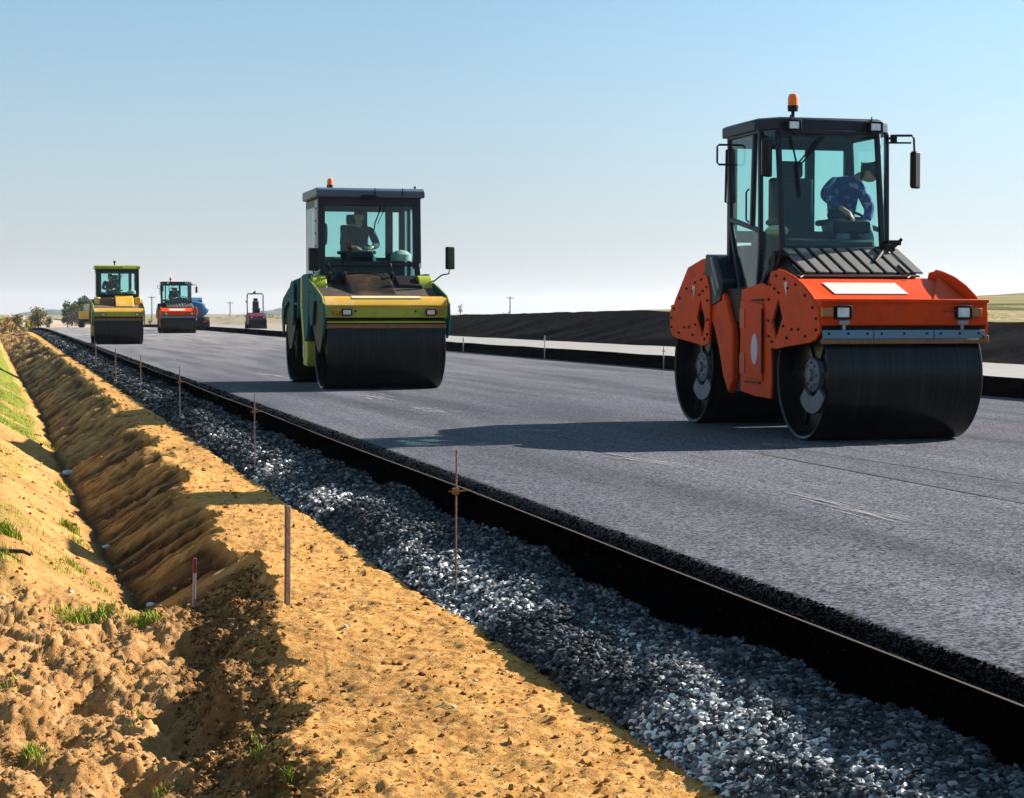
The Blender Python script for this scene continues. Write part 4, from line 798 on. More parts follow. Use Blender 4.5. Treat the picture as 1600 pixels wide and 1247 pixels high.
    if c['kind'] == 0:
        for xx in (.1, .55): k = MB(); k.box((xx, -.742, 3.10), (.012, .02, .14)); k.build('roof_seam', BLACK, roof)
        k = MB(); k.box((.0, -.75, 3.03), (.24, .04, .05)); k.build('wiper_motor', BLACK, roof)
        beacon(r, -.52, -.1, 3.11, s=.9)
        for xx in (-.62, .80): k = MB(); k.tube([(xx, -.5, 3.16), (xx, -.5, 3.22)], .018, 8); k.build('antenna_base', BLACK, roof)
    else:
        k = MB(); k.box((.50, -.75, 3.10), (.55, .03, .10)); k.build('roof_sign_plate', mat('pale_lime', (.62, .68, .12), .5), roof)
        k = MB(); k.tube([(-.05, -.1, 3.16), (-.05, -.1, 3.28)], .025, 8); k.lathe([(3.28, .001), (3.28, .05), (3.36, .045), (3.37, .001)], 'z', (-.05, -.1, 0), 12); k.build('beacon', BLACK, roof)
    if c['kind'] == 0: mirror(r, [(Rr - .1, -1.0, 1.72), (Rr + .13, -1.02, 1.68), (Rr + .25, -1.06, 1.78), (Rr + .36, -1.08, 1.80), (Rr + .38, -1.08, 1.92)], (Rr + .38, -1.09, 2.05), .14, .36, .08, .3)
    if c['kind'] == 0: mirror(r, [(L, -.7, 1.85), (L - .12, -.85, 1.80), (L - .14, -.9, 1.9)], (L - .13, -.92, 2.02), .15, .36, .09, .3)
    k = MB(); k.tube([(.25, yf - .01, 2.93), (.12, yf - .04, 2.62), (.10, yf - .05, 2.5)], .010, 6); k.tube([(.32, yf - .01, 2.93), (.16, yf - .03, 2.6)], .006, 6); k.build('wiper', BLACK, r)
    seat(r, -.02, .26, 2.0); wheel_column(r, -.02, -.26, 2.18)
    k = MB(); k.box((-.52, -.1, 1.92), (.30, .6, .32)); k.build('control_console', SEATM, r, bevel=.04); k = MB(); k.box((.30, -.2, 1.90), (.34, .3, .24)); k.build('control_console', SEATM, r, bevel=.04)
    k = MB(); k.lathe([(0, .001), (.0, .17), (.10, .17), (.16, .10), (.18, .001)], 'z', (.60, -.35, 2.02), 16); k.build('water_bottle', mat('dusty_cushion', (.25, .33, .30), .8), r, smooth=True)
    return r

def make_rops_roller():
    r = empty('road_roller', (0, 0, 0)); make_drum(r, -.75, .36, .52, False); make_drum(r, .75, .36, .52, False)
    m = MB(); m.plate_x([(-.95, .62), (-.95, 1.0), (-.5, 1.18), (-.25, 1.15), (-.2, .5), (-.45, .45)], -.52, .52); m.build('front_body', DARKRED, r, bevel=.04)
    m = MB(); m.plate_x([(1.0, .62), (1.0, 1.0), (.3, 1.2), (-.15, 1.1), (-.2, .5), (.4, .45)], -.5, .5); m.build('rear_body', DARKRED, r, bevel=.04)
    m = MB(); m.box((0, -.97, .70), (1.06, .05, .10)); m.build('scraper_bar', BLACK, r)
    for lx in (-.36, .36): headlamp(r, 'headlight', lx, -.93, .93, .12, .09)
    m = MB(); q = [(-.47, .25, 1.1), (-.47, .25, 2.26), (-.43, .25, 2.32), (.43, .25, 2.32), (.47, .25, 2.26), (.47, .25, 1.1)]; m.tube(q, .04, 8)
    for xx in (-.3, -.1, .1, .3): m.box((xx, .25, 2.32), (.05, .1, .06))
    m.build('roll_bar', POLE, r, smooth=True)
    m = MB(); m.box((-.05, .25, 2.40), (.14, .1, .1)); m.tube([(0, .25, 2.4), (.02, .25, 2.52)], .02); m.build('beacon', BLACK, r)
    m = MB(); m.box((-.52, .25, 1.85), (.08, .06, .12)); m.build('lamp', BLACK, r)
    seat(r, .05, .25, 1.25, sc_=.8); wheel_column(r, .05, -.2, 1.40)
    return r

o1 = make_orange_roller(); o1.location = (7.85, 18.2, 0)
tag(o1, 'large orange tandem road roller with glazed slate blue cab, nearest to the viewer', 'road roller', 'tandem road rollers')
C2 = dict(kind=0, roof=CABGREY, low=LIME, top=YELLOW, side=TEAL, stripe=LIME, stripe2=LIME, trim=LIME, frame=CABM)
o2 = make_green_roller(C2); o2.location = (5.63, 31.6, 0)
tag(o2, 'teal and lime green road roller with blue grey cab roof, second nearest on the asphalt', 'road roller', 'tandem road rollers')
C3 = dict(kind=1, roof=LIME, low=LIME, top=YELLOW, side=mat('olive_paint', (.10, .10, .02), .5), stripe=YELLOW, stripe2=YELLOW, trim=LIME, frame=CABM)
o3 = make_green_roller(C3); o3.location = (4.16, 75.4 + 2.2, 0); o3.scale = (.97, 1, .955)
tag(o3, 'yellow road roller with a lime roof, driving near the left edge of the road', 'road roller', 'tandem road rollers')
o4 = copy_tree(o1); o4.location = (9.95, 119, 0); o4.scale = (1.28, 1.1, 1.0)
tag(o4, 'small looking red road roller with dark cab beside the blue tanker', 'road roller', 'tandem road rollers')
o5 = make_rops_roller(); c = P(401, 520.5, 0); o5.location = (14.35, 116, .02)
tag(o5, 'dark red light roller with open roll bar and no cab at the right road edge', 'road roller', 'tandem road rollers')

# ------------------------------------------------------------------ people: one skinned body each
def skinned(name, chains, parent=None, m=None, sub=2, root=0):
    "chains: list of lists of (key, pos, (rx, ry)); same key = same vertex"
    idx = {}; V = []; E = []; Rr = []
    for ch in chains:
        prev = None
        for key, *rest in ch:
            if key not in idx: idx[key] = len(V); V.append(rest[0]); Rr.append(rest[1])
            if prev is not None: E.append((prev, idx[key]))
            prev = idx[key]
    me = bpy.data.meshes.new(name); me.from_pydata(V, E, []); o = link(bpy.data.objects.new(name, me))
    md = o.modifiers.new('skin', 'SKIN'); md.use_smooth_shade = True
    for i, rr in enumerate(Rr):
        s_ = me.skin_vertices[0].data[i]; s_.radius = rr if isinstance(rr, tuple) else (rr, rr); s_.use_root = (i == root)
    sb = o.modifiers.new('sub', 'SUBSURF'); sb.levels = sub; sb.render_levels = sub
    dg = bpy.context.evaluated_depsgraph_get(); me2 = bpy.data.meshes.new_from_object(o.evaluated_get(dg)); me2.name = name
    bpy.data.objects.remove(o); n = link(bpy.data.objects.new(name, me2)); me2.materials.clear(); me2.materials.append(m)
    me2.polygons.foreach_set('use_smooth', [True] * len(me2.polygons)); n.parent = parent; return n
def hand_chains(k, wr, d, up, side):
    wr = Vector(wr); d = Vector(d).normalized(); up = Vector(up); sd = d.cross(up).normalized() * side; up = sd.cross(d).normalized() * side
    ch = [[(k + 'w', wr, .026), (k + 'p', wr + d * .055, (.036, .020))]]
    for i, (o_, L) in enumerate(((-.030, .066), (-.010, .078), (.011, .072), (.030, .056))):
        b = wr + d * .085 + sd * o_
        ch.append([(k + 'p', 0, 0), (k + 'f%da' % i, b, .011), (k + 'f%db' % i, b + d * L * .5 - up * .010, .0095), (k + 'f%dc' % i, b + d * L * .8 - up * .035, .008)])
    ch.append([(k + 'p', 0, 0), (k + 't1', wr + d * .05 - sd * .045, .012), (k + 't2', wr + d * .085 - sd * .058 - up * .02, .0095)])
    return ch
def make_person(label, hip, chest, neck, headc, nose, shL, elL, haL, shR, elR, haR, knL, ftL, knR, ftR, jacket, trousers, hair, loc):
    V_ = Vector; hip, chest, neck, headc = map(V_, (hip, chest, neck, headc)); nose = V_(nose).normalized()
    upv = (headc - neck).normalized(); sdv = nose.cross(upv).normalized()
    sl_ = hip.lerp(V_(shL), .0); hl = hip + V_((-.09, 0, -.02)); hr_ = hip + V_((.09, 0, -.02))
    ch = [[('hip', hip, (.10, .08)), ('wst', hip.lerp(chest, .5), (.07, .06)), ('chest', chest, (.06, .05)), ('nk0', neck, .055), ('nk1', neck.lerp(headc, .45), .050), ('hd', headc, (.074, .09)), ('tp', headc + upv * .075, (.064, .078))],
          [('hd', 0, 0), ('ns', headc + nose * .097 - upv * .005, .015)], [('hd', 0, 0), ('chin', headc + nose * .062 - upv * .085, .034)],
          [('hd', 0, 0), ('e1', headc + sdv * .082, (.010, .022))], [('hd', 0, 0), ('e2', headc - sdv * .082, (.010, .022))],
          [('chest', 0, 0), ('sL', V_(shL), .045), ('eL', V_(elL), .038), ('Lw', V_(haL), .026)], [('chest', 0, 0), ('sR', V_(shR), .045), ('eR', V_(elR), .038), ('Rw', V_(haR), .026)],
          [('hip', 0, 0), ('hL', hl, .088), ('kL', V_(knL), .062), ('aL', V_(ftL), .04), ('tL', V_(ftL) + V_((0, -.16, -.05)), .036)], [('hip', 0, 0), ('hR', hr_, .088), ('kR', V_(knR), .062), ('aR', V_(ftR), .04), ('tR', V_(ftR) + V_((0, -.16, -.05)), .036)]]
    ch += hand_chains('L', haL, V_(haL) - V_(elL), (0, 0, 1), 1) + hand_chains('R', haR, V_(haR) - V_(elR), (0, 0, 1), -1)
    body = skinned('person', ch, None, SKIN); body.location = loc; tag(body, label, 'person')
    def cl(name, c, m): return skinned(name, c, body, m)
    cl('jacket', [[('hip', hip + V_((0, 0, .0)), (.155, .125)), ('wst', hip.lerp(chest, .5), (.15, .115)), ('chest', chest, (.17, .125)), ('nk', chest.lerp(neck, .92), .075)],
                  [('chest', 0, 0), ('sL', V_(shL), .082), ('eL', V_(elL), .060), ('wL', V_(elL).lerp(V_(haL), .86), .046)], [('chest', 0, 0), ('sR', V_(shR), .082), ('eR', V_(elR), .060), ('wR', V_(elR).lerp(V_(haR), .86), .046)]], jacket)
    cl('trousers', [[('hip', hip, (.15, .12)), ('hL', hl, .10), ('kL', V_(knL), .078), ('aL', V_(knL).lerp(V_(ftL), .92), .06)], [('hip', 0, 0), ('hR', hr_, .10), ('kR', V_(knR), .078), ('aR', V_(knR).lerp(V_(ftR), .92), .06)]], trousers)
    cl('hair', [[('a', headc + upv * .035 - nose * .02, (.078, .085)), ('b', headc + upv * .078 - nose * .01, (.066, .072))], [('a', 0, 0), ('c', headc - nose * .055 - upv * .02, .05)]], hair)
    for i, f in enumerate((ftL, ftR)):
        f = V_(f); cl('shoe', [[('a', f + V_((0, .02, -.03)), .055), ('b', f + V_((0, -.10, -.055)), (.05, .036)), ('c', f + V_((0, -.20, -.065)), (.042, .026))]], BLACK)
    return body
# driver of the orange roller: bent over to his left, looking down behind the wheel, back and shoulder in blue
make_person('driver in a patterned blue jacket leaning far over in the cab of the orange roller',
            (.26, .20, 2.02), (.22, .06, 2.36), (.36, .0, 2.52), (.44, -.05, 2.555), (.62, -.35, -.72),
            (.13, .10, 2.46), (-.02, -.02, 2.34), (.14, -.16, 2.18), (.36, -.02, 2.44), (.46, -.08, 2.20), (.36, -.17, 2.05),
            (.12, -.18, 2.05), (.10, -.26, 1.62), (.36, -.18, 2.05), (.38, -.26, 1.62), BLUEJ, JEAN, HAIR, (o1.location.x + .10, o1.location.y, .01))
make_person('driver in dark blue seated facing forward in the cab of the teal roller',
            (-.02, .22, 2.10), (-.02, .12, 2.42), (-.02, .08, 2.62), (-.02, .05, 2.74), (0.05, -1, -.1),
            (-.22, .10, 2.54), (-.30, .0, 2.28), (-.14, -.22, 2.24), (.18, .10, 2.54), (.27, .0, 2.28), (.14, -.22, 2.24),
            (-.16, -.22, 2.08), (-.16, -.30, 1.68), (.14, -.22, 2.08), (.14, -.30, 1.68), NAVY, NAVY, HAIR, tuple(o2.location))
jk = skinned('hanging_jacket', [[('a', (-.50, .50, 2.66), (.04, .03)), ('b', (-.51, .50, 2.5), (.07, .05)), ('c', (-.52, .50, 2.28), (.08, .05))]], None, REDCL); jk.location = o2.location
tag(jk, 'dark red jacket hanging at the left inside the cab of the teal roller', 'jacket')
for nm, o, sx in (('driver seated in the cab of the yellow roller, seen as a dark shape', o3, 0), ('driver seated in the cab of the far red roller, seen as a dark shape', o4, 1)):
    dx = -.15 if sx else -.22; dz = -.02
    b = make_person(nm, (dx, .22, 2.06 + dz), (dx, .12, 2.38 + dz), (dx, .08, 2.58 + dz), (dx, .05, 2.70 + dz), (0, -1, 0), (dx - .2, .1, 2.5), (dx - .28, 0, 2.24), (dx - .12, -.2, 2.2), (dx + .2, .1, 2.5), (dx + .28, 0, 2.24), (dx + .12, -.2, 2.2),
                    (dx - .14, -.2, 2.04), (dx - .14, -.28, 1.68), (dx + .14, -.2, 2.04), (dx + .14, -.28, 1.68), NAVY, NAVY, HAIR, tuple(o.location))
    b.scale = (1, 1, .96)
# ------------------------------------------------------------------ stakes, string line, grass, background
def hit(px, py):
    "point where the ray through a photo pixel meets the soil"
    ax = (px - 800) / F; ay = (py - 490) / F
    z = np.arange(5, 200, .02); x = ax * z; pw = x * CT + z * ST; sw = -x * ST + z * CT; hw_ = HC - ay * z
    g = ground_h(pw, sw); gg = np.where((pw > 2.3) & (pw < 3.05), grav_h(pw, sw) + prof(sw), g)
    i = np.argmax(hw_ < gg); return Vector((pw[i], sw[i], gg[i])), z[i]
# steel pins that carry the paving string
pins = [(714, 930, 703), (398, 728, 616), (281, 652, 572), (220, 612, 555), (181, 585, 544), (150, 567, 535)]
pos = []
words = ['nearest thin steel pin of the string line, standing in the gravel', 'second steel pin of the string line, in shaded gravel beyond the nearest one', 'third steel pin of the string line along the gravel',
         'fourth steel pin of the string line along the gravel', 'fifth steel pin of the string line, far along the gravel', 'sixth and farthest steel pin of the string line that shows']
for i, (x, yb_, yt) in enumerate(pins):
    c, z = hit(x, yb_); c = Vector((2.42, 0, 0)); z = None
    zz = 704 * 10.86 / (x - 10); c.y = (zz - 2.42 * ST) / CT; base = float(grav_h(np.array(2.42), np.array(c.y))); topz = HC - (yt - 490) * zz / F
    r = empty('string_line_pin', (2.42, c.y, base)); hh = topz - base
    m = MB(); k = .0055 * max(1, zz / 22); m.tube([(0, 0, -.1), (0, 0, hh * .5), (.004, 0, hh)], k, 8); m.build('rod', REBAR, r, smooth=True)
    m = MB(); cz = .175 - base; m.box((0, 0, cz), (.035, .03, .035)); m.tube([(-.04, 0, cz), (.03, 0, cz), (.08, 0, cz + .005)], .005, 6); m.tube([(.0, -.03, cz), (.0, .05, cz)], .01, 6); m.build('clamp', RUST, r)
    tag(r, words[i], 'steel pin', 'steel pins of the paving string line'); pos.append((2.48, c.y, .185 if i else .185))
path = [(2.48, -2, .185)] + pos
m = MB(); pts = []
for a, b in zip(path[:-1], path[1:]):
    for k in range(8): t = k / 8; v = Vector(a).lerp(Vector(b), t); v.z -= .012 * 4 * t * (1 - t); pts.append(v)
pts.append(Vector(path[-1])); m.tube(pts, .0024, 5)
o = m.build('guide_string', STRINGM, None); tag(o, 'thin pale string stretched between the steel pins beside the black asphalt edge', 'string')
# pins on the far edge of the asphalt
lab = {724: 'thin pale marker pin on the far black road edge, right of the teal roller', 851: 'thin pale marker pin on the far black road edge, midway between the two big rollers', 1037: 'thin pale marker pin on the far black road edge, just left of the orange roller', 1524: 'thin pale marker pin on the far black road edge, close right of the orange drum'}
for px, yb_, yt in ((724, 550, 527), (851, 560, 523), (1037, 575, 540), (1524, 614, 540)):
    zz = F * (HC + .0) / (yb_ - 490); p_ = 13.36; zz = p_ * 3151 / (px - 10); y = (zz - p_ * ST) / CT; hh = (yb_ - yt) * zz / F
    m = MB(); m.tube([(0, 0, -.05), (0, 0, hh)], .011 * max(1, zz / 40), 6); m.box((0, 0, hh * .8), (.05, .03, .03))
    o = m.build('marker_pin', mat('pale_rod', (.36, .33, .30), .7), None, loc=(p_, y, 0)); tag(o, lab[px], 'marker pin', 'marker pins along the far road edge')
# wooden stake and the red-topped one
c, z = hit(447, 944); hh = 152 * z / F
m = MB(); m.box((0, 0, hh / 2 - .06), (.030, .022, hh + .12)); o = m.build('wooden_stake', WOOD, None, bevel=.003, loc=c); o.rotation_euler = (0, R_(.6), R_(20)); tag(o, 'plain weathered square stake standing upright in the sand berm', 'stake')
c, z = hit(300, 952); hh = 78 * z / F; r = empty('survey_stake', c)
m = MB(); m.box((0, 0, hh * .32), (.018, .016, hh * .76)); m.build('shaft', mat('pink_grey_wood', (.42, .30, .28), .8), r, bevel=.002)
m = MB(); m.box((0, 0, hh * .85), (.021, .019, hh * .30)); m.build('painted_top', mat('dark_red_marking', (.22, .012, .03), .6), r, bevel=.002); r.rotation_euler = (R_(2), R_(1), R_(15))
tag(r, 'short thin survey stake with a dark red top at the ditch edge', 'stake')
# stones, stick in and by the ditch
PST = mat('pale_stone', (.42, .46, .52), .7, bump=.5)
for px, py, s_, t in ((105, 742, .055, 'pale bluish stone lying in the shaded ditch bottom beside the side gully'), (163, 858, .028, 'small pale stone in the ditch bottom halfway to the red-topped stake'), (233, 953, .024, 'small pale stone at the near end of the ditch')):
    c, z = hit(px, py); bm = bmesh.new(); bmesh.ops.create_icosphere(bm, subdivisions=2, radius=1)
    q = random.Random(px)
    for v in bm.verts: v.co *= q.uniform(.75, 1.15); v.co.x *= s_ * 1.5; v.co.y *= s_ * 1.3; v.co.z *= s_ * .8
    me = bpy.data.meshes.new('stone'); bm.to_mesh(me); bm.free(); me.materials.append(PST); o = link(bpy.data.objects.new('stone', me)); o.location = c + Vector((0, 0, s_ * .4)); tag(o, t, 'stone')
c, z = hit(20, 874); m = MB(); m.tube([(-.5, .06, .04), (-.2, .02, .05), (.05, 0, .035), (.10, -.01, .01)], .022, 8, 0, .010); o = m.build('stick', mat('dark_bark', (.035, .025, .018), .9), None, smooth=True, loc=c); tag(o, 'dark stick lying on the sandy left bank', 'stick')
# grass on the left bank
GR = rock_mat('grass_blade', [(0, (.10, .16, .012)), (.5, (.27, .33, .025)), (1, (.42, .38, .08))], .7)
def blades(name, spots, seed):
    q = random.Random(seed); V = []; Fc = []; sh = []
    for (c, n, rad, hgt, tone) in spots:
        for _ in range(int(n * 1.8)):
            a = q.random() * 6.283; rr = rad * q.random() ** .6; x = c[0] + rr * cos(a); y = c[1] + rr * sin(a) * 1.3; g = float(ground_h(np.array(x), np.array(y)))
            h = hgt * q.uniform(.4, 1.1); w_ = hgt * q.uniform(.02, .05); b = q.random() * 6.283; lean = h * q.uniform(.1, .9); dx, dy = cos(b), sin(b); px_, py_ = -sin(b) * w_, cos(b) * w_; i = len(V)
            for t, ww in ((0, 1), (.45, .9), (.8, .5)):
                cx_ = x + dx * lean * t * t; cy_ = y + dy * lean * t * t; cz = g + h * t * (1 - .2 * t)
                V += [(cx_ - px_ * ww, cy_ - py_ * ww, cz), (cx_ + px_ * ww, cy_ + py_ * ww, cz)]
            V.append((x + dx * lean, y + dy * lean, g + h * .85)); V.append((x + dx * lean, y + dy * lean, g + h * .85 + .0005))
            Fc += [(i, i + 1, i + 3, i + 2), (i + 2, i + 3, i + 5, i + 4), (i + 4, i + 5, i + 7, i + 6)]; sh += [min(1, max(0, tone + q.uniform(-.3, .3)))] * 8
    return npmesh(name, V, Fc, GR, True, {'shade': sh})
sp = []
for px, py, n, rad, hgt, tone in ((130, 975, 110, .13, .09, .45), (95, 968, 60, .09, .07, .5), (170, 960, 60, .1, .06, .6), (215, 978, 60, .07, .07, .35), (240, 972, 26, .04, .08, .3), (105, 828, 90, .10, .11, .3), (95, 765, 70, .10, .10, .6), (112, 888, 50, .09, .08, .5), (60, 800, 40, .12, .06, .8), (8, 835, 90, .10, .11, .3), (10, 870, 40, .1, .08, .5),
                                (45, 1188, 80, .05, .055, .3), (58, 1200, 30, .05, .04, .4), (216, 1130, 50, .04, .04, .3), (195, 1148, 16, .04, .03, .5), (396, 1170, 26, .03, .04, .3), (398, 1192, 26, .035, .04, .4), (446, 1222, 26, .02, .05, .2), (8, 1072, 24, .05, .04, .7), (245, 1245, 30, .05, .04, .3), (150, 920, 60, .14, .06, .7), (75, 700, 50, .15, .1, .7), (120, 850, 50, .1, .08, .7)):
    c, z = hit(px, py); sp.append((c, n, rad, hgt, tone))
q = random.Random(4)
for i in range(500):
    s = 13.5 + 50 * q.random() ** 1.5; d = float(ditch_p(np.array(s))); p_ = d - .25 - 1.5 * q.random()
    if float(fbm(np.array(p_ * 1.2), np.array(s * .35), 53, 4)) + (.3 if s > 31 else -.05) > q.uniform(-.1, .4): sp.append(((p_, s), 9 if s < 30 else 14, .10 if s < 30 else .3, .05 if s < 30 else .09, .6))
g = blades('grass', sp, 8); tag(g, kind='stuff')

# utility poles
for px, yb_, yt, z, t in ((238, 508, 462, 420, 'thin utility pole between the yellow roller and the far red roller'), (360, 500, 471, 480, 'thin utility pole left of the roller with the roll bar'), (797, 490, 463, 420, 'lone thin pole on the field behind the dark embankment')):
    c = P(px, 490, 0, z); b = HC - (yb_ - 490) * z / F; h = (yb_ - yt) * z / F
    r = empty('utility_pole', (c.x, c.y, b - 1)); m = MB(); m.tube([(0, 0, 0), (0, 0, h + 1)], .16, 8, 0, .11); m.build('mast', POLE, r)
    m = MB(); m.box((0, 0, h + .6), (1.5, .12, .12)); [m.tube([(x, 0, h + .6), (x, 0, h + .85)], .05, 6) for x in (-.65, .65)]; m.build('cross_arm', POLE, r); tag(r, t, 'utility pole', 'utility poles in the distance')
# trees and bushes
def tree(name, px, yb_, yt, wpx, z, cols_, label, cat, seed, group=None, trunk=True, dens=1500, gap=.35):
    q = random.Random(seed); c = P(px, 490, 0, z); base = HC - (yb_ - 490) * z / F; H = (yb_ - yt) * z / F; Wd = wpx * z / F / 2
    r = empty(name, (c.x, c.y, base - .3)); H += .3
    tm = MB(); tm.tube([(0, 0, 0), (.03 * H, 0, H * .35), (0, .02 * H, H * .75)], .035 * H, 8, 0, .012 * H)
    cl = []
    for i in range(20 if trunk else 15):
        a = q.random() * 6.283; hz = H * q.uniform(.3 if trunk else .12, .88); rr = Wd * (1 - abs(hz / H - .5) * .9) * q.uniform(.2, .8); cc = Vector((rr * cos(a), rr * sin(a), hz)); cl.append((cc, q.uniform(.30, .52) * min(Wd, H * .5)))
        tm.tube([(0, 0, H * q.uniform(.1, .5)), cc * .6 + Vector((0, 0, hz * .2)), cc], .012 * H, 5, 0, .004 * H)
    tm.build('trunk', mat('bark', (.10, .07, .05), .9), r)
    V = []; Fc = []; sh = []; ls = .03 * H + .015 * Wd
    for cc, rad in cl:
        tone = q.uniform(-.2, .2)
        for _ in range(dens // len(cl)):
            d = Vector((q.gauss(0, 1), q.gauss(0, 1), q.gauss(0, .8))).normalized() * rad * q.random() ** .45; v = cc + d; n = Vector((q.gauss(0, 1), q.gauss(0, 1), q.gauss(0, 1))).normalized(); u = n.orthogonal().normalized(); w_ = n.cross(u); k = ls * q.uniform(.5, 1.2); i = len(V)
            V += [v - u * k, v + w_ * k * .6, v + u * k, v - w_ * k * .6]; Fc.append((i, i + 1, i + 2, i + 3)); sh += [min(1, max(0, .5 + tone + q.uniform(-.3, .3)))] * 4
    nm = 'leaf_' + name + str(seed); mm = rock_mat(nm, [(0, cols_[0]), (.5, cols_[1]), (1, cols_[2])], .8)
    o = npmesh('crown', V, Fc, mm, False, {'shade': sh}); o.parent = r; tag(r, label, cat, group); return r
GRN = [(.03, .055, .012), (.06, .10, .022), (.11, .15, .04)]; OLV = [(.07, .08, .02), (.15, .14, .035), (.28, .22, .06)]; AUT = [(.14, .08, .02), (.28, .17, .04), (.40, .28, .08)]; YEL = [(.25, .22, .02), (.48, .40, .04), (.6, .5, .1)]; DRK = [(.03, .03, .03), (.06, .055, .055), (.10, .09, .08)]
tree('bush', 8, 519, 494, 34, 240, AUT, 'low brown and yellow bush at the left edge of the photo', 'bush', 1, 'bushes at the left behind the berm', False)
tree('bush', 25, 518, 491, 34, 250, OLV, 'low olive bush second from the left edge of the photo', 'bush', 2, 'bushes at the left behind the berm', False)
tree('bush', 41, 517, 497, 14, 235, YEL, 'bright yellow little bush in front of the olive ones', 'bush', 3, 'bushes at the left behind the berm', False)
tree('tree', 60, 515, 478, 30, 245, OLV, 'small olive tree, tallest among the bushes at the left', 'tree', 4, None)
tree('bush', 50, 516, 489, 26, 250, AUT, 'reddish brown bush touching the small olive tree', 'bush', 5, 'bushes at the left behind the berm', False)
tree('bush', 77, 510, 495, 20, 300, DRK, 'dark low bush just right of the small olive tree', 'bush', 6, 'bushes at the left behind the berm', False)
tree('tree', 113, 509, 468, 30, 380, GRN, 'leftmost green tree behind the yellow roller', 'tree', 7, 'green trees behind the yellow roller', dens=2600)
tree('tree', 131, 509, 464, 38, 400, GRN, 'tallest green tree, close left of the yellow roller', 'tree', 8, 'green trees behind the yellow roller', dens=3000)
tree('tree', 147, 509, 468, 26, 410, GRN, 'green tree partly hidden behind the yellow roller', 'tree', 9, 'green trees behind the yellow roller', dens=2200)
tree('bush', 106, 509, 486, 26, 340, DRK, 'dull grey green bush below the green trees, on their left', 'bush', 10, None, False)
tree('bush', 128, 509, 484, 34, 345, [(.05, .045, .04), (.10, .085, .07), (.16, .13, .10)], 'dull brown grey bush directly below the tallest green tree', 'bush', 11, None, False)
for i, (px, yt, wp) in enumerate(((347, 498, 22), (358, 496, 24), (372, 493, 24), (386, 490, 26), (420, 491, 30), (432, 492, 30))):
    tree('bush', px, 506, yt, wp, 430, DRK if i < 4 else [(.10, .06, .03), (.2, .13, .07), (.3, .2, .12)], ['leftmost of the dark far bushes left of the roll bar roller', 'second dark far bush from the left, under the thin pole', 'third dark far bush from the left, near the roll bar roller', 'dark far bush directly left of the roll bar roller', 'brown far bush right of the roll bar roller', 'brown far bush close to the teal roller'][i], 'bush', 20 + i, 'far bushes along the horizon', False, 500)
tree('tree', 719, 491, 474, 12, 420, [(.05, .045, .05), (.1, .09, .09), (.2, .16, .15)], 'tiny thin tree on the horizon right of the teal roller', 'tree', 31, None, dens=260)
tree('bush', 790, 491, 486, 34, 400, DRK, 'flat dark bush on the field at the foot of the lone pole', 'bush', 32, None, False, 300)
tree('bush', 235, 512, 497, 9, 230, [(.08, .04, .04), (.14, .08, .07), (.2, .13, .1)], 'small dark bush at the foot of the pole beside the yellow roller', 'bush', 33, None, False, 300)

# blue water tanker seen from behind
r = empty('tanker_truck', (12.35, 137, 0)); tg = Matrix.Diagonal((1, 1, 1))
m = MB(); n = 36; prof_ = [(-1.9, .02), (-1.9, .5), (-1.84, .86), (-1.72, .98), (-1.6, 1), (1.6, 1), (1.72, .98), (1.9, .5), (1.9, .02)]
m.lathe([(a, b) for a, b in prof_], 'y', (0, 0, 0), n); m.v = [(x * 1.16, y, z * .62 + 1.42) for x, y, z in m.v]; m.build('tank', TANKB, r, smooth=True)
m = MB(); m.box((0, 0, 2.07), (.9, 2.6, .05)); m.box((-.2, -.9, 2.12), (.4, .4, .12)); m.build('walkway', PALEGREY, r, bevel=.01)
m = MB(); m.box((0, 0, .74), (1.5, 5.2, .20)); m.box((0, -2.3, .62), (2.2, .12, .14)); m.build('chassis', BLACK, r, bevel=.01)
m = MB(); m.plate_x([(2.1, .7), (2.1, 2.15), (2.4, 2.3), (3.5, 2.3), (3.8, 1.5), (3.8, .7)], -1.1, 1.1); m.build('cab', TANKB, r, bevel=.05)
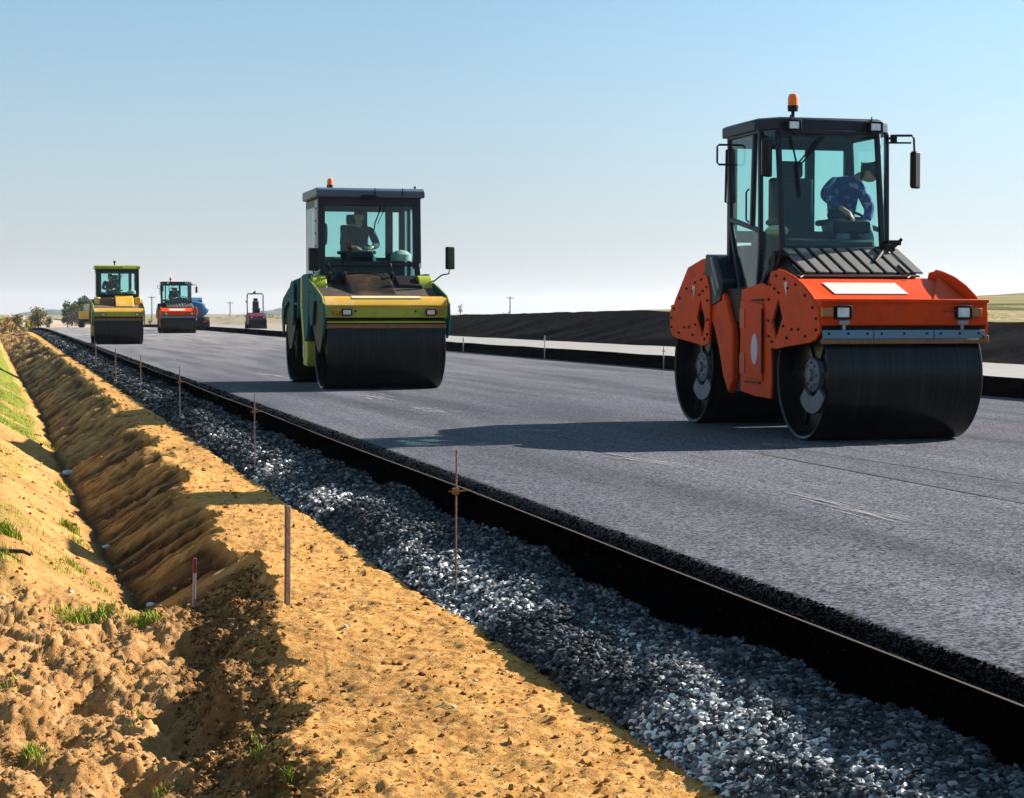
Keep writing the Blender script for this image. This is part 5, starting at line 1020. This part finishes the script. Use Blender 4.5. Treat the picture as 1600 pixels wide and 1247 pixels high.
for y in (-1.2, 2.9):
    for sg in (-1, 1):
        m = MB(); m.lathe([(-.28, .30), (-.28, .44), (-.2, .48), (.2, .48), (.28, .44), (.28, .30)], 'x', (0, 0, 0), 24); w1 = m.build('wheel', RUBBER, r, smooth=True, loc=(sg * .95, y, .48)); k = MB(); k.lathe([(-.1, .30), (.0, .12), (.1, .12), (.1, .3)], 'x', (0, 0, 0), 16); k.build('rim', STEEL, w1, smooth=True)
for sg in (-1, 1): m = MB(); m.box((sg * .8, -2.38, .62), (.3, .04, .10)); m.build('tail_light', RED, r)
tag(r, 'blue water tanker truck seen from behind, partly hidden by the far red roller', 'tanker truck')
# yellow vehicle half hidden behind the lime roofed roller
c = P(141, 490, 0, 184); r = empty('site_vehicle', (c.x, c.y, float(prof(c.y)))); YV = mat('orange_yellow_paint', (.72, .36, .03), .5)
m = MB(); m.box((0, 0, 1.15), (1.9, 3.6, .75)); m.box((-.1, -1.82, 1.2), (1.0, .04, .5)); m.build('body', YV, r, bevel=.05)
m = MB(); m.box((.2, .8, 1.85), (1.4, 1.3, .7)); m.build('cab', PALEGREY, r, bevel=.08)
m = MB(); m.box((0, 0, .62), (1.6, 3.8, .3)); m.build('chassis', BLACK, r, bevel=.02)
for y in (-1.2, 1.2):
    for sg in (-1, 1): m = MB(); m.lathe([(-.2, .2), (-.2, .38), (-.14, .42), (.14, .42), (.2, .38), (.2, .2)], 'x', (0, 0, 0), 20); m.build('wheel', RUBBER, r, smooth=True, loc=(sg * .8, y, .42))
tag(r, 'orange yellow site vehicle half hidden behind the lime roofed roller', 'site vehicle')

# autumn haze in the air, over everything this side of the sky
hm = bpy.data.materials.new('haze_air'); hm.use_nodes = True; hn = hm.node_tree.nodes; hn.remove(hn['Principled BSDF'])
pv = hn.new('ShaderNodeVolumePrincipled'); pv.inputs['Color'].default_value = (.86, .92, 1, 1); pv.inputs['Density'].default_value = .00009; pv.inputs['Anisotropy'].default_value = .35
hm.node_tree.links.new(pv.outputs[0], hn['Material Output'].inputs['Volume'])
m = MB(); m.box((0, 3900, 34), (16000, 8400, 84)); o = m.build('haze', hm); tag(o, kind='stuff')
